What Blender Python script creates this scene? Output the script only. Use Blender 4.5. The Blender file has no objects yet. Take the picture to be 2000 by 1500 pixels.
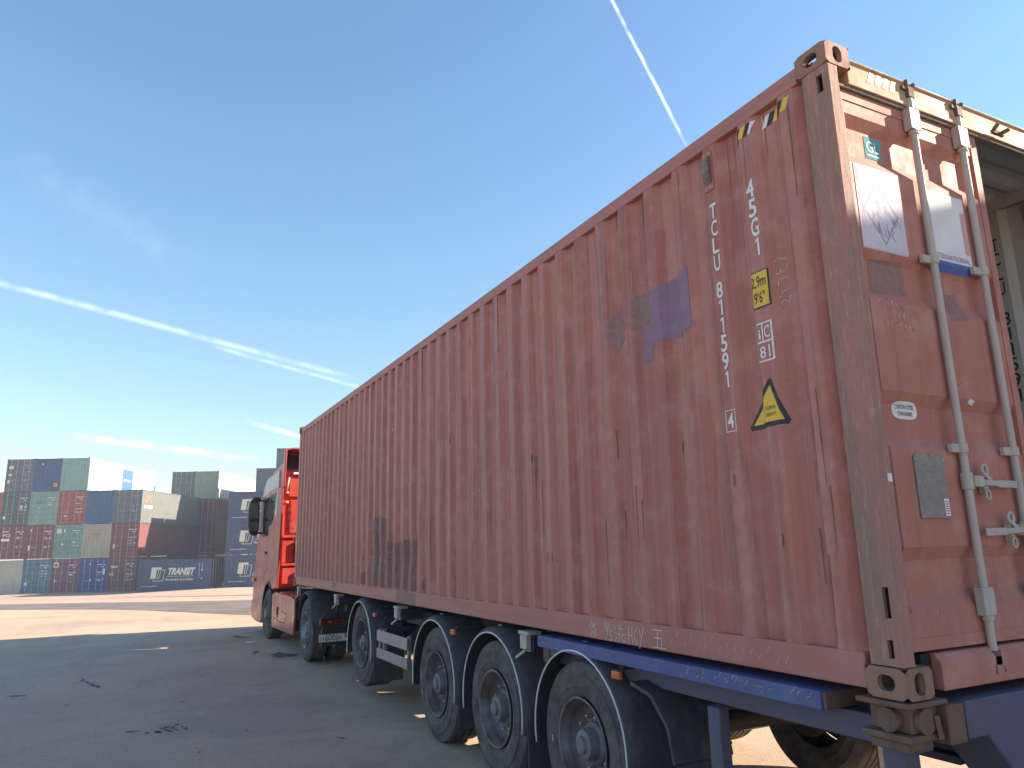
import bpy, bmesh, math, random
from mathutils import Vector, Matrix
random.seed(7)
R = math.radians
SC = bpy.context.scene
COL = SC.collection

# ------------------------------------------------------------------ camera
cam_d = bpy.data.cameras.new('camera'); cam = bpy.data.objects.new('camera', cam_d); COL.objects.link(cam)
cam_d.sensor_width = 36.0; cam_d.lens = 25.89; cam_d.clip_start = 0.05; cam_d.clip_end = 3000
_r = Vector((0.892209, -0.451104, -0.021639)); _u = Vector((-0.077936, -0.200987, 0.976489)); _f = Vector((0.444847, 0.869546, 0.214480))
M = Matrix.Identity(4)
for i in range(3):
    M[i][0] = _r[i]; M[i][1] = _u[i]; M[i][2] = -_f[i]
M[0][3], M[1][3], M[2][3] = -2.7058, -2.0141, 1.7944
cam.matrix_world = M
SC.camera = cam

# ------------------------------------------------------------------ sky, sun, exposure
SUN_TO = Vector((1.0, -0.33, 0.52)).normalized()          # direction towards the sun
SUN_EL = math.asin(SUN_TO.z)
SUN_AZ = math.atan2(SUN_TO.x, SUN_TO.y)                     # clockwise from +Y
SC.view_settings.view_transform = 'Standard'; SC.view_settings.look = 'None'
SC.view_settings.gamma = 1.0; SC.view_settings.use_curve_mapping = False
SC.view_settings.exposure = 1.5
SC.cycles.max_bounces = 5; SC.cycles.diffuse_bounces = 3; SC.cycles.glossy_bounces = 2; SC.cycles.transmission_bounces = 2; SC.cycles.transparent_max_bounces = 2
SC.cycles.caustics_reflective = False; SC.cycles.caustics_refractive = False

world = bpy.data.worlds.new('World'); SC.world = world; world.use_nodes = True
wt = world.node_tree; wt.nodes.clear()
def nd(nt, typ, **kw):
    n = nt.nodes.new(typ)
    for k, v in kw.items():
        if k.startswith('i_'):
            key = k[2:]
            key = int(key) if key.isdigit() else key
            if hasattr(v, 'is_output') or isinstance(v, bpy.types.NodeSocket): nt.links.new(v, n.inputs[key])
            else: n.inputs[key].default_value = v
        else: setattr(n, k, v)
    return n
def mth(nt, op, a, b=None, c=None, clamp=False):
    n = nt.nodes.new('ShaderNodeMath'); n.operation = op; n.use_clamp = clamp
    for i, v in enumerate((a, b, c)):
        if v is None: continue
        if isinstance(v, bpy.types.NodeSocket): nt.links.new(v, n.inputs[i])
        else: n.inputs[i].default_value = v
    return n.outputs[0]
def vdot(nt, v, c):
    n = nt.nodes.new('ShaderNodeVectorMath'); n.operation = 'DOT_PRODUCT'
    nt.links.new(v, n.inputs[0]); n.inputs[1].default_value = c
    return n.outputs['Value']
def srange(nt, v, a, b, c=0.0, d=1.0):
    n = nt.nodes.new('ShaderNodeMapRange'); n.interpolation_type = 'SMOOTHSTEP'
    nt.links.new(v, n.inputs[0])
    for i, x in zip((1, 2, 3, 4), (a, b, c, d)): n.inputs[i].default_value = x
    return n.outputs[0]
def mixc(nt, fac, a, b, blend='MIX'):
    n = nt.nodes.new('ShaderNodeMix'); n.data_type = 'RGBA'; n.blend_type = blend
    for sock, v in ((n.inputs[0], fac), (n.inputs[6], a), (n.inputs[7], b)):
        if isinstance(v, bpy.types.NodeSocket): nt.links.new(v, sock)
        elif isinstance(v, (tuple, list)): sock.default_value = (*v[:3], 1)
        else: sock.default_value = v
    return n.outputs[2]
def noise(nt, vec, scale, detail=4, rough=.55, dist=0.0):
    n = nt.nodes.new('ShaderNodeTexNoise'); n.inputs['Scale'].default_value = scale
    n.inputs['Detail'].default_value = detail; n.inputs['Roughness'].default_value = rough; n.inputs['Distortion'].default_value = dist
    if vec is not None: nt.links.new(vec, n.inputs['Vector'])
    return n.outputs['Fac']
def vscale(nt, vec, s, loc=(0, 0, 0)):
    n = nt.nodes.new('ShaderNodeMapping'); nt.links.new(vec, n.inputs[0]); n.inputs['Scale'].default_value = s; n.inputs['Location'].default_value = loc
    return n.outputs[0]

sky = wt.nodes.new('ShaderNodeTexSky'); sky.sky_type = 'NISHITA'; sky.sun_disc = False
sky.sun_elevation = SUN_EL; sky.sun_rotation = SUN_AZ; sky.altitude = 150
sky.air_density = 1.6; sky.dust_density = 0.1; sky.ozone_density = 5.4
wdir = wt.nodes.new('ShaderNodeTexCoord').outputs['Generated']
# thin high cloud: condensation trails lie along straight flight paths (great circles of the sky)
TRAILS = [  # plane normal, centre direction, from, to (along the path), half width, strength, wobble
    ((-0.5639, 0.7576, -0.3287), (0.5261, 0.6364, 0.5641), -0.45, 0.105, 0.0032, 0.50, 0.0012),
    ((-0.1773, 0.2690, -0.9467), (0.0567, 0.9631, 0.2631), -0.60, 0.20, 0.0058, 0.24, 0.0013),
    ((-0.1907, 0.2623, -0.9460), (0.1608, 0.9590, 0.2335), -0.09, 0.16, 0.0042, 0.20, 0.0013),
    ((-0.0987, 0.1286, -0.9868), (0.0290, 0.9916, 0.1264), -0.098, 0.12, 0.0065, 0.36, 0.004),
    ((-0.2411, 0.1875, -0.9522), (0.1581, 0.9756, 0.1521), -0.034, 0.07, 0.0045, 0.36, 0.003),
    ((-0.4549, 0.3199, -0.8311), (-0.0497, 0.9227, 0.3824), -0.10, 0.11, 0.0300, 0.035, 0.02)]
wn = noise(wt, wdir, 34, 2, .6)
cover = None
for n_, c_, ta, tb, hw, st, wob in TRAILS:
    n_ = Vector(n_); c_ = Vector(c_); t_ = n_.cross(c_)
    d = vdot(wt, wdir, n_)
    d = mth(wt, 'ADD', d, mth(wt, 'MULTIPLY', mth(wt, 'SUBTRACT', wn, .5), wob * 2))
    ad = mth(wt, 'ABSOLUTE', d)
    w = srange(wt, ad, 0.0, hw, 1.0, 0.0)
    tt = vdot(wt, wdir, t_)
    front = mth(wt, 'GREATER_THAN', vdot(wt, wdir, c_), 0.0)
    m1 = srange(wt, tt, ta - .012, ta + .03); m2 = srange(wt, tt, tb - .06, tb + .01, 1.0, 0.0)
    v = mth(wt, 'MULTIPLY', mth(wt, 'MULTIPLY', w, m1), mth(wt, 'MULTIPLY', m2, front))
    v = mth(wt, 'MULTIPLY', v, srange(wt, wn, .32, .62, .3, 1.0))
    v = mth(wt, 'MULTIPLY', v, st)
    cover = v if cover is None else mth(wt, 'MAXIMUM', cover, v)
skyc = mixc(wt, cover, sky.outputs[0], (9.5, 9.8, 10.0))
bg = nd(wt, 'ShaderNodeBackground', i_Color=skyc, i_Strength=0.0830)
wo = nd(wt, 'ShaderNodeOutputWorld', i_Surface=bg.outputs[0])
world.cycles.sampling_method = 'MANUAL'; world.cycles.sample_map_resolution = 512

sun_d = bpy.data.lights.new('sun', 'SUN'); sun_d.energy = 5.0; sun_d.angle = R(0.5); sun_d.color = (1.0, 0.86, 0.68)
sun = bpy.data.objects.new('sun', sun_d); COL.objects.link(sun)
sun.rotation_euler = SUN_TO.to_track_quat('Z', 'Y').to_euler()
sun.location = (30, -10, 12)

# ------------------------------------------------------------------ materials
MATS = {}
def new_mat(name):
    m = bpy.data.materials.new(name); m.use_nodes = True
    nt = m.node_tree; b = nt.nodes['Principled BSDF']
    MATS[name] = m
    return m, nt, b
def obj_co(nt): return nt.nodes.new('ShaderNodeTexCoord').outputs['Object']
def add_bump(nt, b, h, strength, dist=.01):
    bp = nt.nodes.new('ShaderNodeBump'); bp.inputs['Strength'].default_value = strength; bp.inputs['Distance'].default_value = dist
    nt.links.new(h, bp.inputs['Height']); nt.links.new(bp.outputs[0], b.inputs['Normal'])
def setin(b, key, v):
    nt = b.id_data
    if isinstance(v, bpy.types.NodeSocket): nt.links.new(v, b.inputs[key])
    else: b.inputs[key].default_value = v
def plain(name, col, rough=.5, metal=0.0, var=.12, scale=6.0, bump=0.0, spec=.5):
    m, nt, b = new_mat(name)
    co = obj_co(nt)
    n = noise(nt, co, scale, 5, .6)
    c = mixc(nt, srange(nt, n, .25, .75), tuple(x * (1 - var) for x in col), tuple(min(1, x * (1 + var)) for x in col))
    setin(b, 'Base Color', c); setin(b, 'Metallic', metal)
    setin(b, 'Roughness', srange(nt, n, .2, .8, max(.03, rough - .08), min(1, rough + .1)))
    b.inputs['Specular IOR Level'].default_value = spec
    if bump: add_bump(nt, b, noise(nt, co, scale * 8, 4, .6), bump, .004)
    return m
def weathered(name, col, dirt=(.12, .09, .075), amt=.35, rust=.25, rough=.55, streak=(9, 9, .35), blotch=.35, fade=(.5, .42, .4), fadeamt=.3, spec=.35, tint=None):
    """old container paint: faded blotches, vertical run-off streaks, rust freckles, fine scratches"""
    m, nt, b = new_mat(name)
    co = obj_co(nt)
    big = noise(nt, co, .9, 3, .6, .4)
    mid = noise(nt, co, 5.5, 3, .65)
    st = noise(nt, vscale(nt, co, streak), 2.0, 4, .6)
    fine = noise(nt, co, 60, 2, .7)
    fr = noise(nt, co, 17, 4, .75)
    c = mixc(nt, srange(nt, big, .3, .72, 0, blotch), col, tuple(x * .72 for x in col))
    if tint:
        pan = noise(nt, vscale(nt, co, (1, 5.5, .10)), 1.3, 2, .5)
        c = mixc(nt, mth(nt, 'MULTIPLY', srange(nt, pan, .42, .62), .75), c, tint)
        dk = noise(nt, vscale(nt, co, (1, 14, .5), (0, 3, 1)), 1.6, 4, .6)
        c = mixc(nt, mth(nt, 'MULTIPLY', srange(nt, dk, .56, .70), .6), c, (.19, .085, .066))
    c = mixc(nt, mth(nt, 'MULTIPLY', srange(nt, mid, .42, .75), fadeamt), c, fade)
    c = mixc(nt, mth(nt, 'MULTIPLY', srange(nt, st, .48, .78), amt), c, dirt)
    spots = mth(nt, 'MULTIPLY', srange(nt, fr, .66, .74), rust)
    c = mixc(nt, spots, c, (.10, .05, .032))
    c = mixc(nt, mth(nt, 'MULTIPLY', srange(nt, fine, .62, .75), .12), c, tuple(min(1, x * 1.5) for x in col))
    setin(b, 'Base Color', c)
    setin(b, 'Roughness', mth(nt, 'ADD', srange(nt, mid, .3, .7, rough - .08, rough + .1), mth(nt, 'MULTIPLY', spots, .3)))
    b.inputs['Specular IOR Level'].default_value = spec
    h = mth(nt, 'ADD', mth(nt, 'MULTIPLY', fine, .35), mth(nt, 'ADD', mth(nt, 'MULTIPLY', mid, .8), fr))
    add_bump(nt, b, h, .25, .006)
    return m

RED = (.45, .178, .140)
weathered('container_red', RED, amt=.4, rust=.5, fade=(.57, .33, .28), fadeamt=.4, tint=(.355, .108, .082))
weathered('container_red_rail', (.44, .17, .14), amt=.25, rust=.3, streak=(3, .5, 9), fade=(.46, .27, .23))
weathered('container_red_door', (.46, .19, .145), amt=.3, rust=.3, fade=(.52, .31, .25), fadeamt=.5, rough=.66, spec=.22)
weathered('header_tan', (.52, .32, .215), dirt=(.20, .16, .11), amt=.6, rust=.4, fade=(.48, .36, .24), fadeamt=.7, streak=(6, 6, 1), rough=.68, spec=.22)
def post_rust():
    m, nt, b = new_mat('scraped_post'); co = obj_co(nt)
    big = noise(nt, vscale(nt, co, (7, 7, .8)), 1.6, 6, .7, .5)
    fine = noise(nt, vscale(nt, co, (30, 30, 5)), 1.5, 6, .75)
    blue = noise(nt, vscale(nt, co, (9, 9, .5), (3, 1, 2)), 1.0, 3, .5)
    c = mixc(nt, srange(nt, big, .40, .60), (.40, .175, .14), (.28, .175, .13))
    c = mixc(nt, mth(nt, 'MULTIPLY', srange(nt, fine, .52, .66), .7), c, (.42, .30, .24))
    c = mixc(nt, mth(nt, 'MULTIPLY', srange(nt, fine, .30, .40, 1, 0), .7), c, (.12, .08, .065))
    c = mixc(nt, mth(nt, 'MULTIPLY', srange(nt, blue, .66, .74), .6), c, (.12, .12, .22))
    setin(b, 'Base Color', c); setin(b, 'Roughness', .78)
    add_bump(nt, b, mth(nt, 'ADD', fine, big), .55, .008)
post_rust()
weathered('rusty_casting', (.31, .17, .12), dirt=(.08, .055, .042), amt=.6, rust=.7, fade=(.30, .20, .15), rough=.75)
weathered('rusty_steel', (.17, .10, .075), dirt=(.06, .045, .035), amt=.5, rust=.7, fade=(.24, .16, .12), rough=.8)
weathered('galvanised', (.46, .42, .37), dirt=(.22, .16, .12), amt=.35, rust=.25, fade=(.55, .52, .48), rough=.6, streak=(20, 20, 2))
weathered('blue_beam', (.075, .105, .27), dirt=(.13, .11, .12), amt=.45, rust=.7, fade=(.14, .16, .31), fadeamt=.75, rough=.5, streak=(4, 4, 4))
weathered('blue_grey_beam', (.105, .098, .155), dirt=(.10, .075, .07), amt=.5, rust=.5, fade=(.16, .14, .16), fadeamt=.5, rough=.65, streak=(3, 3, 3))
weathered('dark_navy', (.036, .038, .066), dirt=(.07, .055, .05), amt=.35, rust=.2, fade=(.06, .055, .06), fadeamt=.4, rough=.6, streak=(3, 3, 3))
weathered('chassis_black', (.05, .045, .044), dirt=(.075, .06, .05), amt=.4, rust=.2, fade=(.06, .05, .045), fadeamt=.45, rough=.7, streak=(3, 3, 3))
weathered('inner_wall', (.52, .50, .47), dirt=(.28, .25, .22), amt=.35, rust=.2, fade=(.6, .58, .55), rough=.6)
weathered('plywood', (.20, .13, .08), dirt=(.07, .05, .04), rough=.8)
plain('white_paint', (.72, .71, .69), .6, var=.08, scale=30)
plain('black_print', (.025, .024, .026), .6)
plain('yellow_sign', (.72, .46, .04), .5, var=.1, scale=14)
plain('label_white', (.74, .71, .72), .7, var=.07, scale=7, spec=.15)
plain('label_lavender', (.62, .57, .65), .7, var=.1, scale=5, spec=.15)
plain('label_blue', (.09, .15, .42), .5)
plain('label_teal', (.12, .34, .36), .8, var=.2, scale=20, spec=.08)
plain('label_line', (.30, .24, .25), .6)
plain('label_pink', (.62, .36, .36), .5)
plain('chalk', (.66, .58, .56), .9, var=.15, scale=90)
plain('sticker_purple', (.25, .135, .205), .55, var=.15, scale=12)
plain('sticker_brown', (.27, .150, .130), .6, var=.2, scale=25)
weathered('repaint_dark', (.22, .10, .098), amt=.5, rust=.6, fade=(.33, .17, .15), fadeamt=.6, rough=.5, streak=(6, 14, .4))
plain('plate_grey', (.26, .225, .205), .55, var=.15, scale=24)
plain('hole_shade', (.012, .010, .010), .9)  # near-black paint for the shade inside holes
plain('gasket', (.03, .028, .028), .8)
plain('grime', (.20, .17, .14), .85, var=.4, scale=30)
plain('amber_lens', (.62, .13, .05), .3)
plain('red_lens', (.10, .008, .010), .25, spec=.6)
plain('aluminium', (.34, .31, .32), .45, metal=.55, var=.12, scale=9)
weathered('guard_black', (.060, .057, .064), dirt=(.16, .135, .12), amt=.5, rust=.0, fade=(.10, .09, .09), fadeamt=.5, rough=.6, streak=(6, 6, 2))
plain('guard_trim', (.62, .60, .60), .5)
plain('hub_grey', (.16, .15, .16), .6, var=.25, scale=14, bump=.2)
plain('nut_steel', (.40, .36, .34), .45, metal=.6, var=.3, scale=40)
plain('fifth_wheel_grease', (.03, .028, .026), .35)
def tyre_mat():
    m, nt, b = new_mat('tyre_rubber'); co = obj_co(nt)
    n = noise(nt, co, 7, 5, .65); f = noise(nt, co, 70, 3, .6)
    c = mixc(nt, srange(nt, n, .3, .72), (.062, .057, .059), (.155, .132, .122))
    setin(b, 'Base Color', c); setin(b, 'Roughness', .82); b.inputs['Specular IOR Level'].default_value = .3
    add_bump(nt, b, f, .25, .003)
tyre_mat()
def rim_mat(name, base, brown):
    m, nt, b = new_mat(name); co = obj_co(nt)
    n = noise(nt, co, 9, 6, .7); n2 = noise(nt, co, 2.4, 3, .5)
    c = mixc(nt, srange(nt, mth(nt, 'ADD', mth(nt, 'MULTIPLY', n, .5), mth(nt, 'MULTIPLY', n2, .5)), .40, .62), base, brown)
    setin(b, 'Base Color', c); setin(b, 'Roughness', srange(nt, n, .3, .7, .4, .75)); setin(b, 'Metallic', .25)
    add_bump(nt, b, n, .2, .003)
rim_mat('rim_grey', (.17, .155, .165), (.115, .078, .066))
rim_mat('rim_steel', (.30, .33, .42), (.16, .14, .14))
def car_paint(name, col, rough=.28, dust=.25):
    m, nt, b = new_mat(name); co = obj_co(nt)
    n = noise(nt, co, 3.2, 5, .65)
    c = mixc(nt, mth(nt, 'MULTIPLY', srange(nt, n, .35, .75), dust), col, (.30, .24, .21))
    setin(b, 'Base Color', c); setin(b, 'Roughness', srange(nt, n, .3, .7, rough, rough + .22))
    b.inputs['Coat Weight'].default_value = .25; b.inputs['Coat Roughness'].default_value = .15
car_paint('cab_red', (.40, .052, .050), .28, .13)
car_paint('cab_red_sunlit', (.56, .045, .022), .4, .15)  # brighter copy of the cab red: sunlight on the back put into the paint
car_paint('cab_pale', (.52, .50, .58), .35, .2)
plain('cab_glass', (.035, .04, .05), .08, var=.2, spec=.8)
plain('cab_black', (.018, .018, .02), .5, var=.3)
plain('cab_dark_red', (.10, .016, .016), .6, var=.3)
plain('hose_yellow', (.58, .42, .16), .5)
plain('pallet_wood', (.60, .50, .33), .8, var=.25, scale=20)

def ground_mat():
    m, nt, b = new_mat('dusty_yard'); co = obj_co(nt)
    big = noise(nt, co, .11, 5, .6, .5); mid = noise(nt, co, .9, 6, .65, .3); track = noise(nt, vscale(nt, co, (.9, .10, 1)), 1.1, 5, .6, .3)
    fine = noise(nt, co, 16, 6, .75); grit = noise(nt, co, 70, 3, .75)
    c = mixc(nt, srange(nt, big, .32, .68), (.48, .345, .245), (.60, .44, .305))
    c = mixc(nt, mth(nt, 'MULTIPLY', srange(nt, mid, .45, .72), .45), c, (.35, .275, .225))
    c = mixc(nt, mth(nt, 'MULTIPLY', srange(nt, track, .55, .72), .35), c, (.32, .26, .22))
    c = mixc(nt, mth(nt, 'MULTIPLY', srange(nt, fine, .50, .70), .55), c, (.25, .20, .17))
    pat = noise(nt, vscale(nt, co, (1, 1, 1), (5, 2, 0)), .35, 7, .72, .8)
    c = mixc(nt, mth(nt, 'MULTIPLY', srange(nt, pat, .50, .60), .38), c, (.30, .235, .195))
    c = mixc(nt, mth(nt, 'MULTIPLY', srange(nt, grit, .54, .66), .5), c, (.68, .56, .45))
    c = mixc(nt, mth(nt, 'MULTIPLY', srange(nt, grit, .34, .46, 1, 0), .55), c, (.20, .165, .145))
    vor = nt.nodes.new('ShaderNodeTexVoronoi'); vor.feature = 'F1'; vor.inputs['Scale'].default_value = 34; nt.links.new(co, vor.inputs['Vector'])
    stones = mth(nt, 'MULTIPLY', srange(nt, vor.outputs['Distance'], .10, .22, 1, 0), srange(nt, fine, .5, .6))
    c = mixc(nt, mth(nt, 'MULTIPLY', stones, .4), c, (.17, .15, .135))
    setin(b, 'Base Color', c); setin(b, 'Roughness', .93); b.inputs['Specular IOR Level'].default_value = .15
    h = mth(nt, 'ADD', mth(nt, 'MULTIPLY', fine, .7), mth(nt, 'ADD', mth(nt, 'MULTIPLY', grit, .35), mth(nt, 'MULTIPLY', mid, .8)))
    add_bump(nt, b, h, .4, .02)
ground_mat()
def stain_mat(name, col, s=3.0):
    m, nt, b = new_mat(name); co = obj_co(nt)
    n = noise(nt, co, s, 6, .7); g = noise(nt, co, 60, 3, .6)
    c = mixc(nt, srange(nt, n, .3, .7), tuple(x * .75 for x in col), tuple(x * 1.25 for x in col))
    setin(b, 'Base Color', c); setin(b, 'Roughness', .85); b.inputs['Specular IOR Level'].default_value = .2
    add_bump(nt, b, g, .3, .01)
stain_mat('darker_ground', (.19, .16, .145), .5)
stain_mat('oil_stain', (.13, .11, .10))
stain_mat('crack_fill', (.15, .125, .11), 6)

# ------------------------------------------------------------------ mesh helpers
class MB:
    def __init__(s): s.v = []; s.f = []; s.m = []
    def add(s, vs, fs, mi=0):
        o = len(s.v); s.v += [tuple(p) for p in vs]
        for f in fs: s.f.append(tuple(i + o for i in f)); s.m.append(mi)
        return s
    def box(s, x0, x1, y0, y1, z0, z1, mi=0):
        vs = [(x, y, z) for z in (z0, z1) for y in (y0, y1) for x in (x0, x1)]
        return s.add(vs, [(0, 2, 3, 1), (4, 5, 7, 6), (0, 1, 5, 4), (2, 6, 7, 3), (0, 4, 6, 2), (1, 3, 7, 5)], mi)
    def obox(s, p, q, w, h, up=(0, 0, 1), mi=0):
        p = Vector(p); q = Vector(q); d = (q - p).normalized(); up = Vector(up)
        a = d.cross(up)
        if a.length < 1e-4: a = d.cross(Vector((1, 0, 0)))
        a.normalize(); b = a.cross(d).normalized()
        vs = [e + a * sx * w / 2 + b * sz * h / 2 for e in (p, q) for sx, sz in ((-1, -1), (1, -1), (1, 1), (-1, 1))]
        return s.add(vs, [(3, 2, 1, 0), (4, 5, 6, 7), (0, 1, 5, 4), (1, 2, 6, 5), (2, 3, 7, 6), (3, 0, 4, 7)], mi)
    def tube(s, pts, r, n=10, caps=True, mi=0):
        pts = [Vector(p) for p in pts]; rr = r if isinstance(r, (list, tuple)) else [r] * len(pts)
        vs = []; prev = None
        for i, p in enumerate(pts):
            d = (pts[min(i + 1, len(pts) - 1)] - pts[max(i - 1, 0)]).normalized()
            a = prev if prev is not None else (Vector((0, 0, 1)) if abs(d.z) < .9 else Vector((1, 0, 0)))
            a = (a - d * a.dot(d)).normalized(); b = d.cross(a); prev = a
            for k in range(n):
                t = 2 * math.pi * k / n; vs.append(p + (a * math.cos(t) + b * math.sin(t)) * rr[i])
        fs = []
        for i in range(len(pts) - 1):
            for k in range(n):
                k2 = (k + 1) % n; fs.append((i * n + k, i * n + k2, (i + 1) * n + k2, (i + 1) * n + k))
        if caps: fs += [tuple(reversed(range(n))), tuple((len(pts) - 1) * n + k for k in range(n))]
        return s.add(vs, fs, mi)
    def lathe_x(s, prof, n=48, mi=0, closed=False, a0=0, a1=2 * math.pi, c=(0, 0, 0)):
        """prof: list of (x, r), spun about the x axis"""
        full = abs(a1 - a0 - 2 * math.pi) < 1e-6; m = n if full else n + 1
        vs = []
        for k in range(m):
            t = a0 + (a1 - a0) * k / n
            for x, r in prof: vs.append((c[0] + x, c[1] + r * math.cos(t), c[2] + r * math.sin(t)))
        P = len(prof); fs = []
        for k in range(n):
            k2 = (k + 1) % m if full else k + 1
            for j in range(P - 1 if not closed else P):
                j2 = (j + 1) % P
                fs.append((k * P + j, k * P + j2, k2 * P + j2, k2 * P + j))
        return s.add(vs, fs, mi)
    def prism_x(s, poly, x0, x1, mi=0):
        """poly: (y, z) outline, extruded along x"""
        n = len(poly); vs = [(x0, y, z) for y, z in poly] + [(x1, y, z) for y, z in poly]
        fs = [tuple(range(n)), tuple(reversed(range(n, 2 * n)))] + [(i, i + n, (i + 1) % n + n, (i + 1) % n) for i in range(n)]
        return s.add(vs, fs, mi)
    def prism_y(s, poly, y0, y1, mi=0):
        n = len(poly); vs = [(x, y0, z) for x, z in poly] + [(x, y1, z) for x, z in poly]
        fs = [tuple(range(n)), tuple(reversed(range(n, 2 * n)))] + [(i, i + n, (i + 1) % n + n, (i + 1) % n) for i in range(n)]
        return s.add(vs, fs, mi)
    def mesh(s, name, fix=True):
        me = bpy.data.meshes.new(name); me.from_pydata(s.v, [], s.f)
        me.polygons.foreach_set('material_index', s.m)
        if fix:
            bm = bmesh.new(); bm.from_mesh(me); bmesh.ops.recalc_face_normals(bm, faces=bm.faces); bm.to_mesh(me); bm.free()
        me.update(); return me
    def build(s, name, mats, parent=None, smooth=False, bevel=0, seg=1, fix=True, loc=None, rz=None):
        return link(name, s.mesh(name, fix), mats, parent, smooth, bevel, seg, loc, rz)
def link(name, me, mats, parent=None, smooth=False, bevel=0, seg=1, loc=None, rz=None):
    o = bpy.data.objects.new(name, me); COL.objects.link(o)
    mats = mats if isinstance(mats, (list, tuple)) else [mats]
    if len(me.materials) == 0:
        for m in mats: me.materials.append(MATS[m])
    for i, m in enumerate(mats):
        if me.materials[i] != MATS[m]:
            o.material_slots[i].link = 'OBJECT'; o.material_slots[i].material = MATS[m]
    if parent: o.parent = parent
    if loc: o.location = loc
    if rz is not None: o.rotation_euler = (0, 0, rz)
    if smooth:
        me.polygons.foreach_set('use_smooth', [True] * len(me.polygons))
        if smooth != 'all':
            md = None
            me.set_sharp_from_angle(angle=R(smooth if isinstance(smooth, (int, float)) and smooth > 1 else 35))
    if bevel:
        md = o.modifiers.new('bevel', 'BEVEL'); md.width = bevel; md.segments = seg; md.limit_method = 'ANGLE'; md.angle_limit = R(40)
    return o
def thing(name, label, cat, loc=(0, 0, 0), rz=0, group=None):
    o = bpy.data.objects.new(name, None); COL.objects.link(o); o.location = loc; o.rotation_euler = (0, 0, rz)
    o.empty_display_size = .3
    o['label'] = label; o['category'] = cat
    if group: o['group'] = group
    return o

# text outlines as flat (u, v) meshes
_txt = {}
def glyphs(s, bold=0.0, font=None):
    key = (s, bold)
    if key in _txt: return _txt[key]
    cu = bpy.data.curves.new('t', 'FONT'); cu.body = s; cu.size = 1.0; cu.offset = bold; cu.resolution_u = 3
    cu.align_x = 'LEFT'; cu.align_y = 'BOTTOM_BASELINE'
    o = bpy.data.objects.new('t', cu); COL.objects.link(o)
    dg = bpy.context.evaluated_depsgraph_get(); dg.update()
    me = bpy.data.meshes.new_from_object(o.evaluated_get(dg), depsgraph=dg)
    vs = [(v.co.x, v.co.y) for v in me.vertices]; fs = [tuple(p.vertices) for p in me.polygons]
    bpy.data.objects.remove(o); bpy.data.curves.remove(cu); bpy.data.meshes.remove(me)
    _txt[key] = (vs, fs); return _txt[key]
CAP = None
def text_uv(s, u0, v0, h, w=None, bold=0.0, align='L', shear=0.0):
    """cap height h, optional total width w; v0 = baseline"""
    global CAP
    if CAP is None: CAP = max(v for _, v in glyphs('H')[0])
    if s == '1':      # stencilled one: plain stem with a short flag
        x0 = u0 + {'L': .006, 'C': .002, 'R': -.01}[align]
        return [(x0 - .002 * h / .09, v0), (x0 + .0105 * h / .09, v0), (x0 + .0105 * h / .09, v0 + h), (x0 + .002 * h / .09, v0 + h), (x0 - .016 * h / .09, v0 + h * .86), (x0 - .016 * h / .09, v0 + h * .75), (x0 - .002 * h / .09, v0 + h * .84)], [(0, 1, 2, 6), (2, 3, 4, 6), (4, 5, 6)]
    vs, fs = glyphs(s, bold)
    if not vs: return [], []
    ua = min(p[0] for p in vs); ub = max(p[0] for p in vs); k = h / CAP
    kw = w / (ub - ua) if w else k
    W = (ub - ua) * kw
    off = {'L': 0, 'C': -W / 2, 'R': -W}[align]
    return [(u0 + off + (x - ua) * kw + shear * y * k, v0 + y * k) for x, y in vs], fs
def rect_uv(u0, u1, v0, v1): return [(u0, v0), (u1, v0), (u1, v1), (u0, v1)], [(0, 1, 2, 3)]
def poly_uv(pts): return list(pts), [tuple(range(len(pts)))]
def stroke_uv(pts, w):
    vs = []; fs = []
    for (a, b), (c, d) in zip(pts, pts[1:]):
        L = math.hypot(c - a, d - b)
        if L < 1e-6: continue
        nx, ny = -(d - b) / L * w / 2, (c - a) / L * w / 2; o = len(vs)
        ex, ey = (c - a) / L * w * .4, (d - b) / L * w * .4
        vs += [(a + nx - ex, b + ny - ey), (a - nx - ex, b - ny - ey), (c - nx + ex, d - ny + ey), (c + nx + ex, d + ny + ey)]; fs.append((o, o + 1, o + 2, o + 3))
    return vs, fs
def merge_uv(*parts):
    V = []; F = []
    for v, f in parts:
        o = len(V); V += v; F += [tuple(i + o for i in q) for q in f]
    return V, F
def frame_uv(u0, u1, v0, v1, w):
    return merge_uv(rect_uv(u0, u1, v0, v0 + w), rect_uv(u0, u1, v1 - w, v1), rect_uv(u0, u0 + w, v0 + w, v1 - w), rect_uv(u1 - w, u1, v0 + w, v1 - w))

# ------------------------------------------------------------------ ground
def terrain(x, y):
    """level where the lorry stands, falling gently towards the container stacks"""
    t = (x + 2.7) * .4554 + (y + 2.0) * .8903
    s = (x + 2.7) * .8903 - (y + 2.0) * .4554
    k = min(1, max(0, (t - 21) / 38)); k = k * k * (3 - 2 * k)
    base = -1.31 + .27 * min(1, max(0, (s + 32) / 9))
    hump = .12 * math.exp(-((t - 56) / 3.5) ** 2) * min(1, max(0, (s + 38) / 14))
    und = (.03 * math.sin(x * .31 + 1) * math.sin(y * .23)) * min(1, max(0, (t - 24) / 10))
    return base * k + hump + und
def sheet(name, mat, fn, nu, nv, lift=0.0, kind='structure'):
    mb = MB(); vs = []
    for j in range(nv + 1):
        for i in range(nu + 1):
            x, y = fn(i / nu, j / nv); vs.append((x, y, terrain(x, y) + lift))
    fs = [(j * (nu + 1) + i, j * (nu + 1) + i + 1, (j + 1) * (nu + 1) + i + 1, (j + 1) * (nu + 1) + i) for j in range(nv) for i in range(nu)]
    mb.add(vs, fs); o = mb.build(name, mat, smooth='all', fix=True)
    if kind: o['kind'] = kind
    return o
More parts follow.
